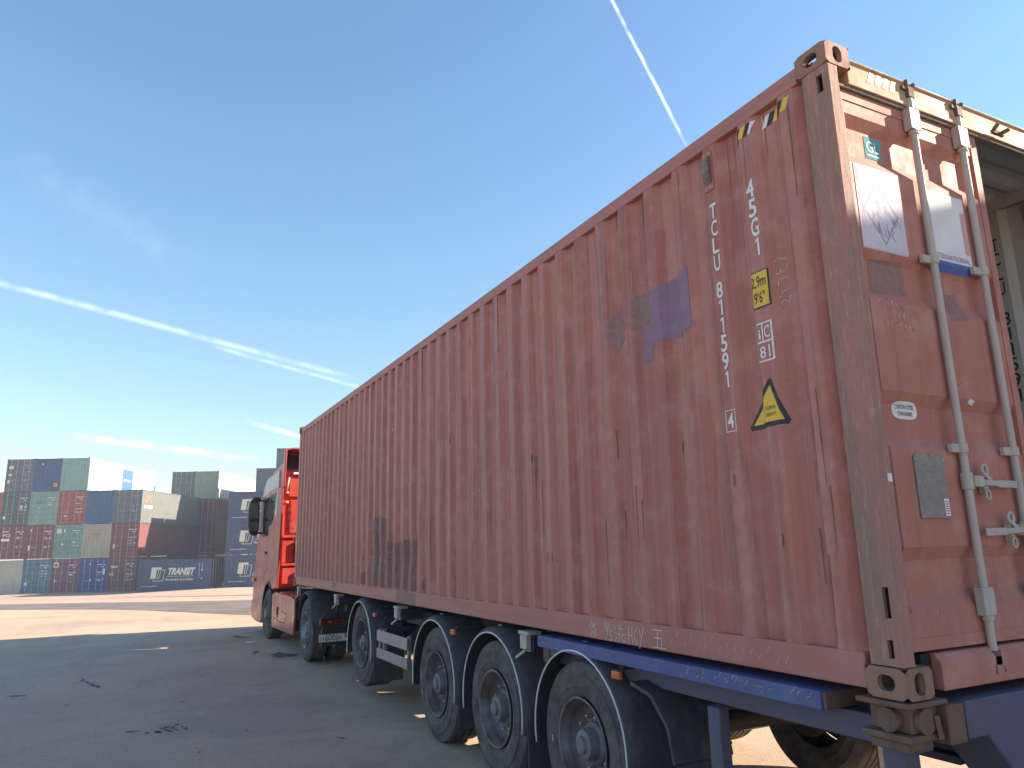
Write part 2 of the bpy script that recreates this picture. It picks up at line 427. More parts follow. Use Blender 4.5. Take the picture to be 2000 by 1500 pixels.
def spread(t, a):   # denser near zero
    u = 2 * t - 1
    return a * (0.16 * u + .84 * u ** 3)
sheet('ground', 'dusty_yard', lambda u, v: (spread(u, 500), 30 + spread(v, 500)), 220, 220)
E1 = Vector((.890264, -.455446, 0)); E2 = Vector((.455446, .890264, 0)); CAMXY = Vector((-2.7058, -2.0141, 0))
def st(s, t): p = CAMXY + E1 * s + E2 * t; return p.x, p.y
def track_fn(u, v):
    s = -48 + 62 * u; t = 33.5 + 3.2 * math.sin(u * 5.2 + .4) - 7.0 * u + (v - .5) * (7.5 + 2.6 * math.sin(u * 9 + 1) + .8 * math.sin(u * 31))
    return st(s, t)
sheet('dark_band', 'darker_ground', track_fn, 60, 8, .006)  # darker band laid across the yard
def track2(u, v):
    s = -46 + 60 * u; t = 49.5 + 1.5 * math.sin(u * 4 + 2) - 4 * u + (v - .5) * (1.6 + .7 * math.sin(u * 13))
    return st(s, t)
sheet('wheel_track', 'darker_ground', track2, 50, 4, .006)
def blob(name, mat, cx, cy, rx, ry, seed, rot=0, lift=.005, spiky=.45):
    rnd = random.Random(seed); n = 36; ph = [rnd.uniform(0, 6.28) for _ in range(5)]
    pts = [(cx, cy, terrain(cx, cy) + lift)]
    for k in range(n):
        t = 2 * math.pi * k / n
        q = 1 + spiky * (.5 * math.sin(2 * t + ph[0]) + .35 * math.sin(3 * t + ph[1]) + .3 * math.sin(5 * t + ph[2]) + .25 * math.sin(9 * t + ph[3])) + rnd.uniform(-.12, .12)
        a, b = rx * q * math.cos(t), ry * q * math.sin(t)
        x = cx + a * math.cos(rot) - b * math.sin(rot); y = cy + a * math.sin(rot) + b * math.cos(rot)
        pts.append((x, y, terrain(x, y) + lift))
    mb = MB(); mb.add(pts, [(0, 1 + k, 1 + (k + 1) % n) for k in range(n)])
    o = mb.build(name, mat); o['kind'] = 'structure'; return o
blob('oil_stain', 'oil_stain', -.16, 12.05, .16, .40, 3, .2)
blob('oil_stain', 'oil_stain', -.52, 12.75, .05, .16, 5, -.4)
blob('oil_stain', 'oil_stain', -.45, 15.5, .10, .22, 6, .5)
blob('oil_stain', 'crack_fill', -3.9, 10.2, .03, .10, 15, 1.2)
rs = random.Random(40)
for k in range(16):
    blob('ground_pit', 'crack_fill', -2.28 + rs.gauss(0, .10), 7.0 + rs.gauss(0, .16), rs.uniform(.008, .03), rs.uniform(.02, .06), 50 + k, rs.uniform(-.6, .6))
for k in range(26):
    blob('ground_pit', 'crack_fill', rs.uniform(-4.2, -.5), rs.uniform(5.6, 13), rs.uniform(.006, .016), rs.uniform(.01, .05), 90 + k, rs.uniform(-.8, .8))
def crack(pts, w):
    mb = MB(); vs = []
    rnd = random.Random(4)
    for i, (x, y) in enumerate(pts):
        a = Vector(pts[max(i - 1, 0)]); b = Vector(pts[min(i + 1, len(pts) - 1)]); d = (b - a).normalized(); n = Vector((-d.y, d.x)) * w * rnd.uniform(.3, 1.2)
        vs += [(x + n.x, y + n.y, .005), (x - n.x, y - n.y, .005)]
    mb.add(vs, [(2 * i, 2 * i + 1, 2 * i + 3, 2 * i + 2) for i in range(len(pts) - 1)])
    o = mb.build('ground_crack', 'crack_fill'); o['kind'] = 'structure'
crack([(-3.22, 11.35), (-3.16, 11.2), (-3.20, 11.05), (-3.10, 10.9), (-3.12, 10.78), (-3.02, 10.62), (-3.05, 10.5), (-2.94, 10.36), (-2.96, 10.26)], .022)
crack([(-3.18, 11.0), (-3.27, 10.92)], .016); crack([(-3.04, 10.55), (-2.96, 10.5)], .016)
crack([(-2.75, 9.4), (-2.62, 9.42), (-2.5, 9.38), (-2.36, 9.43)], .008); crack([(-2.72, 9.1), (-2.66, 8.95), (-2.5, 8.9)], .006)

# ------------------------------------------------------------------ the container on the lorry
L, W, H = 12.192, 2.438, 2.896
ZB = 1.18
PITCH, PO, PS, DEP = .278, .090, .045, .036       # corrugation pitch, outer flat, slope width, depth
XO = .010
C0 = .540                                            # centre of one outer flat
def prof(y):
    t = (y - C0 + PITCH / 2) % PITCH - PITCH / 2; t = abs(t)
    if t <= PO / 2: return XO
    if t >= PO / 2 + PS: return XO + DEP
    return XO + DEP * (t - PO / 2) / PS
def breaks(y0, y1):
    out = []
    k = math.floor((y0 - C0) / PITCH) - 1
    while C0 + k * PITCH < y1 + PITCH:
        for d in (-PO / 2 - PS, -PO / 2, PO / 2, PO / 2 + PS):
            y = C0 + k * PITCH + d
            if y0 < y < y1: out.append(y)
        k += 1
    return sorted(out)
box_c = thing('shipping_container', 'weathered red forty-foot container with white lettering loaded on the lorry trailer, one door open', 'container', (0, 0, ZB))
def bump_dents(y, z, rnd=[]):
    if not rnd:
        r = random.Random(11)
        for _ in range(46): rnd.append((r.uniform(.4, 11.8), r.uniform(.25, 2.6), r.uniform(.06, .25), r.uniform(-.004, .007)))
        for _ in range(14): rnd.append((r.uniform(5.6, 7.7), r.uniform(.35, .75), r.uniform(.05, .12), r.uniform(.004, .014)))
    d = 0
    for cy, cz, w, a in rnd:
        q = ((y - cy) ** 2 + ((z - cz) * .7) ** 2) / (w * w)
        if q < 6: d += a * math.exp(-q)
    return d
def side_sheet(y0, y1, z0, z1, side):
    ys = [y0] + breaks(y0, y1) + [y1]
    nz = 28; zs = [z0 + (z1 - z0) * k / nz for k in range(nz + 1)]
    mb = MB(); th = .003
    def X(x): return x if side < 0 else W - x
    for off, mi in ((0, 0), (th, 1)):
        vs = [(X(prof(y) + off + (bump_dents(y, z) if side < 0 else 0)), y, z) for z in zs for y in ys]
        n = len(ys); fs = [(j * n + i, j * n + i + 1, (j + 1) * n + i + 1, (j + 1) * n + i) for j in range(nz) for i in range(n - 1)]
        if (side < 0) == (mi == 0): fs = [tuple(reversed(f)) for f in fs]
        mb.add(vs, fs, mi)
    return mb
RAIL_T = .158; TOPR0, TOPR1 = H - .118, H - .03
wall_l = side_sheet(.165, L - .14, RAIL_T - .01, TOPR0 + .02, -1).build('side_wall', ['container_red', 'inner_wall'], box_c, fix=False)
wall_r = side_sheet(.165, L - .14, RAIL_T - .01, TOPR0 + .02, 1).build('side_wall', ['container_red', 'inner_wall'], box_c, fix=False)
# front wall: vertical corrugation across the width
mb = MB(); xs = [.12]; x = .12
while x < W - .35:
    for d in (.11, .07, .11, .07): x += d; xs.append(min(x, W - .12))
dep = [0, 0, .045, .045]
vs = [(x, L - .01 - dep[i % 4], z) for z in (RAIL_T, H - .12) for i, x in enumerate(xs)]; n = len(xs)
mb.add(vs, [(i, i + 1, n + i + 1, n + i) for i in range(n - 1)]); mb.build('front_wall', 'container_red', box_c)
# roof with transverse corrugation, underside painted pale
mb = MB(); ys = []; y = .1
while y < L - .1: ys.append(y); y += .05
def rz_(i): return (0, .02, .02, 0)[i % 4]
for off, mi, yy in ((0, 0, 0), (-.004, 1, 0)):
    vs = [(x, y, H - .045 + rz_(i) - .004 + off) for x in (.05, W - .05) for i, y in enumerate(ys)]; n = len(ys)
    mb.add(vs, [(i, i + 1, n + i + 1, n + i) for i in range(n - 1)], mi)
mb.build('roof', ['container_red', 'inner_wall'], box_c, fix=False)
MB().box(.06, W - .06, .10, L - .05, RAIL_T + .01, RAIL_T + .04).build('floor', 'plywood', box_c)
for y in [.45 + .42 * k for k in range(28)]:
    MB().box(.055, W - .055, y, y + .045, .03, RAIL_T + .008).build('cross_member', 'container_red_rail', box_c)
for xs_ in (0, 1):
    x0, x1 = ((.006, .07), (W - .07, W - .006))[xs_]
    MB().box(x0, x1, .178, L - .178, TOPR0, TOPR1).build('top_rail', 'container_red_rail', box_c, bevel=.006, seg=2)
    xa, xb = ((.003, .055), (W - .055, W - .003))[xs_]
    m_ = MB(); m_.box(xa, xb, .178, L - .178, .018, RAIL_T)
    m_.build('bottom_rail', 'container_red_rail', box_c, bevel=.008, seg=2)

for xa in (.0715, W - .0785):
    MB().box(xa, xa + .007, .17, L - .16, TOPR0 - .01, TOPR1 + .008).build('inner_lining', 'inner_wall', box_c)
# corner castings: hollow blocks with oval apertures
def holed_face(mb, o, u, v, n, wu, wv, hu, hv, th=.028, cu=None, cv=None, N=20, mi=0):
    """rectangle wu x wv at o spanned by u, v (outward normal n) with an oval hole hu x hv (None = solid)"""
    o, u, v, n = Vector(o), Vector(u), Vector(v), Vector(n)
    P = lambda a, b, d=0: o + u * a + v * b - n * d
    if not hu:
        mb.add([P(0, 0), P(wu, 0), P(wu, wv), P(0, wv)], [(0, 1, 2, 3)], mi); return
    cu = cu or wu / 2; cv = cv or wv / 2
    outer = []; inner = []
    for k in range(N):
        t = 2 * math.pi * k / N; c, s = math.cos(t), math.sin(t)
        if hv > hu: r = hu / 2; iu, iv = r * c, r * s + (hv - hu) / 2 * (1 if s > 0 else -1)
        else: r = hv / 2; iu, iv = r * c + (hu - hv) / 2 * (1 if c > 0 else -1), r * s
        inner.append((cu + iu, cv + iv))
        m = max(abs(c) , abs(s)); a = c / m; b = s / m
        outer.append((cu + a * (wu - cu if a > 0 else cu), cv + b * (wv - cv if b > 0 else cv)))
    vs = [P(*q) for q in outer] + [P(*q) for q in inner] + [P(*q, th) for q in inner]
    fs = []
    for k in range(N):
        k2 = (k + 1) % N
        fs += [(k, k2, N + k2, N + k), (N + k, N + k2, 2 * N + k2, 2 * N + k)]
    mb.add(vs, fs, mi)
def casting(name, cx, cy, cz, sx, sy, sz, mat='rusty_casting'):
    """cx,cy,cz = outer corner; sx.. = direction from the outer corner inwards"""
    wx, wy, wz = .162, .178, .118
    mb = MB()
    X, Y, Z = Vector((sx, 0, 0)), Vector((0, sy, 0)), Vector((0, 0, sz)); O = Vector((cx, cy, cz))
    holed_face(mb, O, Y, Z, -X, wy, wz, .080, .062)                      # outer side
    holed_face(mb, O, X, Z, -Y, wx, wz, .062, .086)                      # outer end
    holed_face(mb, O, X, Y, -Z, wx, wy, .064, .124)                      # top or bottom
    I = O + X * wx + Y * wy + Z * wz
    holed_face(mb, I, -Y, -Z, X, wy, wz, None, 0); holed_face(mb, I, -X, -Z, Y, wx, wz, None, 0); holed_face(mb, I, -X, -Y, Z, wx, wy, None, 0)
    return mb.build(name, mat, box_c, fix=True)
e = .005
for xi, sx in ((-e, 1), (W + e, -1)):
    for yi, sy in ((-e, 1), (L + e, -1)):
        casting('corner_casting', xi, yi, -e, sx, sy, 1)
        casting('corner_casting', xi, yi, H, sx, sy, -1)
# corner posts: rear ones with lashing slots through the side face
def slotted_plate(mb, o, u, v, wu, wv, slots, th, n):
    o, u, v, n = Vector(o), Vector(u), Vector(v), Vector(n)
    us = sorted({0, wu, *[s[0] for s in slots], *[s[1] for s in slots]}); vs_ = sorted({0, wv, *[s[2] for s in slots], *[s[3] for s in slots]})
    for a, b in zip(us, us[1:]):
        for c, d in zip(vs_, vs_[1:]):
            mu, mv = (a + b) / 2, (c + d) / 2
            if any(s[0] < mu < s[1] and s[2] < mv < s[3] for s in slots): continue
            mb.add([o + u * a + v * c, o + u * b + v * c, o + u * b + v * d, o + u * a + v * d], [(0, 1, 2, 3)])
    for s in slots:
        q = [(s[0], s[2]), (s[1], s[2]), (s[1], s[3]), (s[0], s[3])]
        for (a, b), (c, d) in zip(q, q[1:] + q[:1]):
            mb.add([o + u * a + v * b, o + u * c + v * d, o + u * c + v * d - n * th, o + u * a + v * b - n * th], [(0, 1, 2, 3)])
def rear_post(sx):
    mb = MB(); X = lambda x: x if sx > 0 else W - x
    z0, z1 = .118, H - .118
    slots = [(.028, .062, z1 - .13, z1 - .04), (.022, .050, .30, .42), (.030, .055, .03 + .118, .10 + .118)]
    slotted_plate(mb, (X(0), .004, z0), (0, 1, 0), (0, 0, 1), .125, z1 - z0, [(a, b, c - z0, d - z0) for a, b, c, d in slots], .02, (-sx, 0, 0))
    # formed section: rear flange, door recess, inner channel, step back to the side sheet
    pl = [(0, .004), (.006, -.002), (.066, -.002), (.072, .004), (.072, .058), (.10, .058), (.10, .165), (.030, .165), (.006, .150), (0, .129)]
    pl = [(X(a), b) for a, b in pl]
    n = len(pl); vs = [(a, b, z) for z in (z0, z1) for a, b in pl]
    fs = [(i, i + 1, n + i + 1, n + i) for i in range(n - 1)]
    mb.add(vs, fs)
    return mb.build('corner_post', 'scraped_post', box_c, fix=True)
post_l = rear_post(1); rear_post(-1)
# edge wear strip where the post turns to the side sheet
for xa, xb in ((.002, .12), (W - .12, W - .002)):
    MB().box(xa, xb, L - .15, L - .005, .118, H - .118).build('corner_post', 'container_red_rail', box_c, bevel=.02, seg=2)
# header and sill
mb = MB()
mb.prism_x([(.018, 2.722), (.018, 2.835), (.008, 2.842), (.008, 2.852), (.10, 2.868), (.10, 2.742), (.055, 2.742), (.050, 2.722)], .166, W - .166)
header = mb.build('door_header', 'header_tan', box_c, bevel=.003)
MB().box(.074, W - .074, .028, .048, 2.704, 2.7205).build('drip_ledge', 'grime', header, bevel=.003)
mb = MB(); mb.prism_x([(.0, .012), (.0, .118), (.028, .150), (.12, .150), (.12, .012)], .232, W - .232)
sill = mb.build('door_sill', 'container_red_door', box_c, bevel=.004)
for xs_ in (.166, W - .232):
    MB().box(xs_, xs_ + .066, .045, .12, .012, .150).build('sill_pocket', 'hole_shade', sill)

# ---- door leaf (built for the left leaf; x runs 0..DW from the hinge edge)
DW, DZ0, DZ1 = 1.086, .162, 2.700
RECESS = [2.455, 1.785, 1.115, .445]
YF, YR = .046, .078
def door_y(z):
    for c in RECESS:
        d = abs(z - c)
        if d < .072: return YR
        if d < .127: return YF + (YR - YF) * (.127 - d) / .055
    return YF
def make_leaf(parent, flip, loc, rz=0):
    """flip = -1 mirrors the leaf for the right-hand door"""
    F = lambda x: x * flip
    mb = MB()
    zs = sorted({DZ0 + .05, DZ1 - .05, *[c + s * d for c in RECESS for s in (-1, 1) for d in (.072, .127)]})
    for off, mi in ((0, 0), (.003, 1)):
        vs = [(F(x), door_y(z) + off, z) for z in zs for x in (.05, DW - .05)]
        fs = [(2 * i, 2 * i + 1, 2 * i + 3, 2 * i + 2) for i in range(len(zs) - 1)]
        mb.add(vs, fs, mi)
    yb = .100
    for x0, x1, z0, z1 in ((0, .05, DZ0, DZ1), (DW - .05, DW, DZ0, DZ1), (.05, DW - .05, DZ0, DZ0 + .05), (.05, DW - .05, DZ1 - .05, DZ1)):
        a, b = sorted((F(x0), F(x1))); mb.box(a, b, YF - .004, yb, z0, z1, 0)
    leaf = mb.build('door', ['container_red_door', 'inner_wall'], parent, fix=True, loc=loc, rz=rz)
    a, b = sorted((F(-.010), F(0))); MB().box(a, b, YF + .004, YF + .03, DZ0 + .01, DZ1 - .01).build('gasket', 'gasket', leaf)
    a, b = sorted((F(DW), F(DW + .014))); MB().box(a, b, YF + .006, YF + .024, DZ0 + .01, DZ1 - .01).build('gasket', 'gasket', leaf)
    # hinges
    for z in (.29, 1.06, 1.88, 2.60):
        m_ = MB(); a, b = sorted((F(-.045), F(.004))); m_.box(a, b, .012, YF - .005, z - .052, z + .052)
        m_.tube([(F(-.020), .018, z - .06), (F(-.020), .018, z + .06)], .013, 10)
        m_.build('hinge', 'container_red_door', leaf, bevel=.003)
    for hi, (rx, hz, hd) in enumerate(((.525, .853, 1), (.917, .640, -1))):
        rod = MB(); rod.tube([(F(rx), .020, .11), (F(rx), .020, 2.80)], .0175, 14)
        rod = rod.build('lock_rod', 'galvanised', leaf, smooth=40)
        for z in (2.795, .105):     # cam and keeper claws
            m_ = MB(); s = 1 if z > 1 else -1
            m_.box(F(rx) - .024, F(rx) + .024, .000, .040, z - .030, z + .030)
            m_.box(F(rx) - .060, F(rx) - .024, .004, .026, z - .012 + .018 * s, z + .012 + .018 * s)
            m_.obox((F(rx) + .02, .012, z + .01 * s), (F(rx) + .034, .006, z + .058 * s), .016, .018)
            m_.obox((F(rx) - .02, .010, z + .015 * s), (F(rx) - .028, .004, z + .062 * s), .016, .020)
            m_.box(F(rx) - .045, F(rx) + .045, .030, .047, z - .020, z + .020)
            m_.build('cam_keeper', 'rusty_steel', leaf, bevel=.004, seg=2)
        for z, hh, ww in ((2.645, .115, .078), (.335, .115, .078)):
            m_ = MB(); m_.box(F(rx) - ww / 2, F(rx) + ww / 2, .000, .004, z - hh / 2, z + hh / 2)
            m_.box(F(rx) - ww / 2, F(rx) - .020, .0045, YF - .005, z - hh / 2, z + hh / 2); m_.box(F(rx) + .020, F(rx) + ww / 2, .0045, YF - .005, z - hh / 2, z + hh / 2)
            m_.tube([(F(rx), .020, z - hh / 2 - .022), (F(rx), .020, z - hh / 2)], .024, 12)
            b_ = m_.build('rod_bearing', 'galvanised', leaf, bevel=.002)
        for z in (1.905, 1.000):
            m_ = MB(); m_.tube([(F(rx), .020, z - .022), (F(rx), .020, z + .022)], .0245, 14)
            a, b = sorted((F(rx - .075), F(rx - .018))); m_.box(a, b, .018, YF - .005, z - .020, z + .020)
            a, b = sorted((F(rx - .030), F(rx + .040))); m_.box(a, b, .030, YF - .005, z - .021, z + .021)
            m_.build('rod_bracket', 'galvanised', leaf, bevel=.003)
        # handle: hub on the rod, flat lever, hasp with hook and padlock eye
        m_ = MB(); h0 = rx + .02 * hd; h1 = rx + .34 * hd
        m_.tube([(F(rx), .020, hz - .038), (F(rx), .020, hz + .038)], .026, 14)
        m_.obox((F(h0), .014, hz), (F(rx + .07 * hd), .004, hz - .004), .045, .05, (0, 0, 1))
        m_.obox((F(rx + .06 * hd), .002, hz - .004), (F(rx + .19 * hd), .000, hz - .010), .014, .026, (0, 0, 1))
        m_.obox((F(rx + .19 * hd), .000, hz - .010), (F(h1), .002, hz - .012), .012, .034, (0, 0, 1))
        hnd = m_.build('door_handle', 'galvanised', leaf, bevel=.004, seg=2)
        m_ = MB(); c = rx + .125 * hd
        m_.box(F(c) - .016, F(c) + .016, .012, YF - .005, hz - .055, hz + .02)
        m_.tube([(F(c) - .012 + .020 * math.cos(t), .004, hz + .050 + .024 * math.sin(t)) for t in [k * .7 for k in range(10)]], .008, 8)
        m_.tube([(F(c) - .010 + .016 * math.cos(t), .004, hz - .060 + .022 * math.sin(t)) for t in [k * .7 for k in range(10)]], .006, 8)
        m_.obox((F(c) - .016, .004, hz + .035), (F(c) + .026, .002, hz + .002), .010, .020)
        m_.build('hasp', 'galvanised', leaf, bevel=.002)
    return leaf
HX = .086
leaf = make_leaf(box_c, 1, (HX, 0, 0))
leaf_r = make_leaf(box_c, -1, (W + .065, .02, 0), R(266))   # right leaf swung back along the far side
leaf_r['label'] = 'right door leaf folded back along the far side'
# keeper for the missing right-hand rod stays on the header
for x in (1.31, 1.80):
    m_ = MB(); m_.box(x - .05, x + .05, -.012, .006, 2.728, 2.752); m_.obox((x - .045, -.010, 2.745), (x - .03, -.03, 2.775), .02, .02); m_.obox((x + .03, -.01, 2.745), (x + .065, -.03, 2.765), .02, .02)
    m_.build('cam_keeper', 'rusty_steel', header, bevel=.004)

# ---- marks draped over the corrugated side
def drape(name, uv, mat, parent, lift=.0022):
    """uv in (y, z) of the left side wall"""
    V, F = uv
    bm = bmesh.new(); vv = [bm.verts.new((0, p[0], p[1])) for p in V]
    for f in F:
        try: bm.faces.new([vv[i] for i in f])
        except ValueError: pass
    ya, yb = min(p[0] for p in V), max(p[0] for p in V)
    for y in breaks(ya, yb):
        bmesh.ops.bisect_plane(bm, geom=bm.verts[:] + bm.edges[:] + bm.faces[:], plane_co=(0, y, 0), plane_no=(0, 1, 0), dist=1e-6)
    if yb - ya > .2 or max(p[1] for p in V) - min(p[1] for p in V) > .3:
        za, zb = min(p[1] for p in V), max(p[1] for p in V); k = za + .09
        while k < zb:
            bmesh.ops.bisect_plane(bm, geom=bm.verts[:] + bm.edges[:] + bm.faces[:], plane_co=(0, 0, k), plane_no=(0, 0, 1), dist=1e-6); k += .09
    for v in bm.verts: v.co.x = prof(v.co.y) - lift + bump_dents(v.co.y, v.co.z)
    bmesh.ops.recalc_face_normals(bm, faces=bm.faces)
    me = bpy.data.meshes.new(name); bm.to_mesh(me); bm.free()
    return link(name, me, mat, parent)
def flip_y(uv, y): V, F = uv; return [(y - u, v) for u, v in V], [tuple(reversed(f)) for f in F]
WL = wall_l
# vertical number: one upright character per step
yc = .820; z = 2.432
zs_num = [2.432 - .1005 * k for k in range(4)] + [1.975 - .0985 * k for k in range(6)]
for ch, zt in zip('TCLU811591', zs_num):
    hh = .086
    drape('lettering', flip_y(text_uv(ch, 0, zt - hh, hh, .047 if ch not in '1' else .031, .018, 'C'), yc), 'white_paint', WL)
drape('lettering', flip_y(text_uv('4', 0, 1.182, .076, .044, .012, 'C'), yc), 'white_paint', WL)
drape('number_frame', flip_y(frame_uv(-.036, .036, 1.163, 1.277, .004), yc), 'white_paint', WL)
yc = .540
for k, ch in enumerate('45G1'):
    drape('lettering', flip_y(text_uv(ch, 0, 2.438 - .108 * k - .094, .094, .053 if ch != '1' else .036, .020, 'C'), yc - .004 * k), 'white_paint', WL)
# height label 2,9m / 9'6"
yc = .545
drape('height_sign', flip_y(rect_uv(-.062, .062, 1.748, 1.940), yc), 'black_print', WL)
drape('height_sign_face', flip_y(rect_uv(-.056, .056, 1.754, 1.934), yc), 'yellow_sign', WL, .0034)
drape('lettering', flip_y(text_uv('2,9m', 0, 1.858, .055, .095, .008, 'C'), yc), 'black_print', WL, .0046)
drape('lettering', flip_y(text_uv('9\'6"', 0, 1.773, .055, .072, .008, 'C'), yc), 'black_print', WL, .0046)
# iC / 81 mark
drape('railway_mark', flip_y(merge_uv(frame_uv(-.056, .056, 1.472, 1.672, .008), rect_uv(-.048, .048, 1.568, 1.577), rect_uv(-.010, -.002, 1.577, 1.664)), yc), 'white_paint', WL)
drape('lettering', flip_y(text_uv('i', -.026, 1.590, .048, .012, .014, 'C'), yc), 'white_paint', WL)
drape('lettering', flip_y(text_uv('C', .022, 1.590, .060, .036, .008, 'C'), yc), 'white_paint', WL)
drape('lettering', flip_y(text_uv('81', 0, 1.492, .058, .066, .008, 'C'), yc), 'white_paint', WL)
# SUPER HEAVY triangle
yc = .555
drape('warning_sign', flip_y(poly_uv([(-.170, 1.168), (-.160, 1.152), (.090, 1.152), (.100, 1.168), (.030, 1.378), (.018, 1.386), (.006, 1.378)]), yc), 'black_print', WL)
drape('warning_sign_face', flip_y(poly_uv([(-.142, 1.175), (.078, 1.175), (.018, 1.352)]), yc), 'yellow_sign', WL, .0034)
drape('lettering', flip_y(text_uv('SUPER', .010, 1.232, .018, .066, .0, 'C'), yc), 'black_print', WL, .0046)
drape('lettering', flip_y(text_uv('HEAVY', .010, 1.200, .018, .066, .0, 'C'), yc), 'black_print', WL, .0046)
# worn hazard tape near the top rail
z0, z1 = 2.690, 2.752
for k, (ya, yb, m_) in enumerate(((.635, .600, 'black_print'), (.600, .560, 'yellow_sign'), (.560, .530, 'black_print'), (.525, .505, 'label_white'), (.455, .425, 'label_white'), (.425, .385, 'black_print'), (.385, .350, 'yellow_sign'), (.350, .305, 'black_print'), (.305, .262, 'yellow_sign'))):
    drape('hazard_tape', poly_uv([(ya, z0), (yb, z0), (yb - .03, z1), (ya - .03, z1)]), m_, WL)
# old sticker residue
drape('sticker_residue', poly_uv([(1.455, 1.79), (1.455, 2.12), (1.30, 2.135), (1.065, 2.155), (1.060, 1.80), (1.20, 1.775)]), 'sticker_purple', WL)
drape('sticker_residue', poly_uv([(1.625, 1.925), (1.630, 2.12), (1.56, 2.148), (1.457, 2.13), (1.457, 1.95)]), 'sticker_brown', WL)
drape('sticker_residue', poly_uv([(1.560, 1.69), (1.560, 1.923), (1.459, 1.945), (1.459, 1.70)]), 'sticker_purple', WL)
drape('sticker_residue', poly_uv([(1.945, 1.985), (1.82, 2.120), (1.685, 1.985), (1.82, 1.835)]), 'sticker_brown', WL)
# darker patches of repainted sheet low down near the front
rs = random.Random(31)
def rib_patch(ya, yb, z0, z1):
    y = yb; k = 0
    ed = [b for b in breaks(ya, yb)]; ed = [ya] + ed + [yb]
    for a, b in zip(ed, ed[1:]):
        if b - a < .01: continue
        zt = z1 + rs.uniform(-.035, .02); zb = z0 + rs.uniform(0, .015)
        pts = [(a, zb), (b, zb)]
        n = 5
        for q in range(n + 1): pts.append((b - (b - a) * q / n, zt + rs.uniform(-.012, .012)))
        drape('paint_patch', poly_uv(pts), 'repaint_dark', WL)
rib_patch(6.66, 7.40, .165, 1.00); rib_patch(5.64, 6.64, .165, .70); rib_patch(5.36, 5.48, .18, .32); rib_patch(7.62, 7.86, .165, .32)
for k in range(70):
    y = rs.uniform(5.6, 7.8); z = rs.gauss(.52, .07); l = rs.uniform(.01, .05); a = rs.uniform(-1, 1)
    drape('scuff', stroke_uv([(y, z), (y + l * .4, z + l * a), (y + l, z + l * a * 1.6)], rs.uniform(.006, .014)), rs.choice(['chalk', 'rusty_steel', 'sticker_brown', 'repaint_dark']), WL, .0034)
# rust runs from scratches and seams
weathered('rust_run', (.24, .095, .066), amt=.5, rust=.7, fade=(.36, .16, .12), fadeamt=.6, rough=.7)
weathered('pale_run', (.50, .26, .215), amt=.3, rust=.2, fade=(.56, .34, .29), fadeamt=.5, rough=.6)
rs = random.Random(91)
for k in range(95):
    y = .25 + (rs.random() ** 1.6) * 10.5; top = rs.choice([2.76, rs.uniform(.5, 2.6), rs.uniform(.3, 1.6)]); h = rs.uniform(.06, .55); w = rs.uniform(.003, .011)
    zb = max(.17, top - h); n = 6
    lft = [(y + w * (1 - .75 * q / n) * rs.uniform(.5, 1.1), top - (top - zb) * q / n) for q in range(n + 1)]
    rgt = [(y - w * (1 - .75 * q / n) * rs.uniform(.5, 1.1), top - (top - zb) * q / n) for q in range(n, -1, -1)]
    drape('rust_run', poly_uv(lft + rgt), 'rust_run' if rs.random() < .65 else 'pale_run', WL, .0013)
# freckles of rust and scuffs
rs = random.Random(21)
for k in range(22):
    y, z = rs.uniform(.3, 7), rs.uniform(.22, 2.5); w = rs.uniform(.004, .012); h = rs.uniform(.01, .06)
    pts = [(y + w * math.cos(t) * rs.uniform(.5, 1.1), z + h * math.sin(t) * rs.uniform(.5, 1.1)) for t in [q * .628 for q in range(10)]]
    drape('scuff', poly_uv(pts), rs.choice(['rusty_steel', 'rusty_steel', 'chalk', 'repaint_dark']), WL, .0016)
# chalk scribble beside the height label
rs = random.Random(5)
for row in range(5):
    y, z = .455, 1.955 - row * .055; pts = []
    for k in range(7): pts.append((y - k * .011 + rs.uniform(-.006, .006), z + rs.uniform(-.018, .018) + k * .003))
    drape('chalk_mark', stroke_uv(pts, .0028), 'chalk', WL)
# rail chalk writing: simple brush strokes on the flat bottom rail
rails = [o for o in box_c.children if o.name.startswith('bottom_rail')]
def rail_marks(strokes, w=.005):
    V, F = merge_uv(*[stroke_uv(p, w) for p in strokes])
    mb = MB(); mb.add([(.0012, y, z) for y, z in V], F); mb.build('chalk_mark', 'chalk', rails[0])
def S(y0, k, *strokes): return [[(y0 - u * k, .028 + v * k) for u, v in s] for s in strokes]
q = .105
rail_marks(S(2.245, q, [(.3, 1), (.0, .55)], [(.15, .75), (.15, 0)], [(.4, .9), (.3, .6), (.75, .85)], [(.45, .7), (.8, .45)], [(.8, .5), (.4, .2)], [(.85, .3), (.5, 0)], [(.38, .6), (.38, .2)]))
rail_marks(S(2.075, q, [(.1, 1), (.1, .5)], [(.3, 1), (.3, .5)], [(.6, 1.05), (.15, .0)], [(.8, .55), (.6, .55), (.6, .3), (.8, .25), (.75, .02), (.55, .0)]))
rail_marks(S(1.955, q, [(.0, .8), (.08, .72)], [(.0, .5), (.08, .42)], [(-.02, .0), (.12, .2)], [(.35, .9), (.3, .65)], [(.3, .72), (.8, .72)], [(.2, .42), (.9, .42)], [(.55, 1), (.55, .42)], [(.5, .42), (.3, .0)], [(.65, .42), (.65, .05), (.95, .08)]))
rail_marks(S(1.820, q, [(.05, .9), (.05, .0)], [(.4, .9), (.4, .0)], [(.05, .45), (.4, .45)], [(.85, .85), (.6, .6), (.6, .2), (.9, .05)], [(1.05, .9), (1.22, .5)], [(1.5, 1), (1.05, -.15)]))
rail_marks(S(1.585, q, [(.1, .95), (.9, .95)], [(.5, .95), (.42, .05)], [(.2, .55), (.8, .55), (.8, .05)], [(.0, .05), (1.1, .05)]))
rs = random.Random(8)
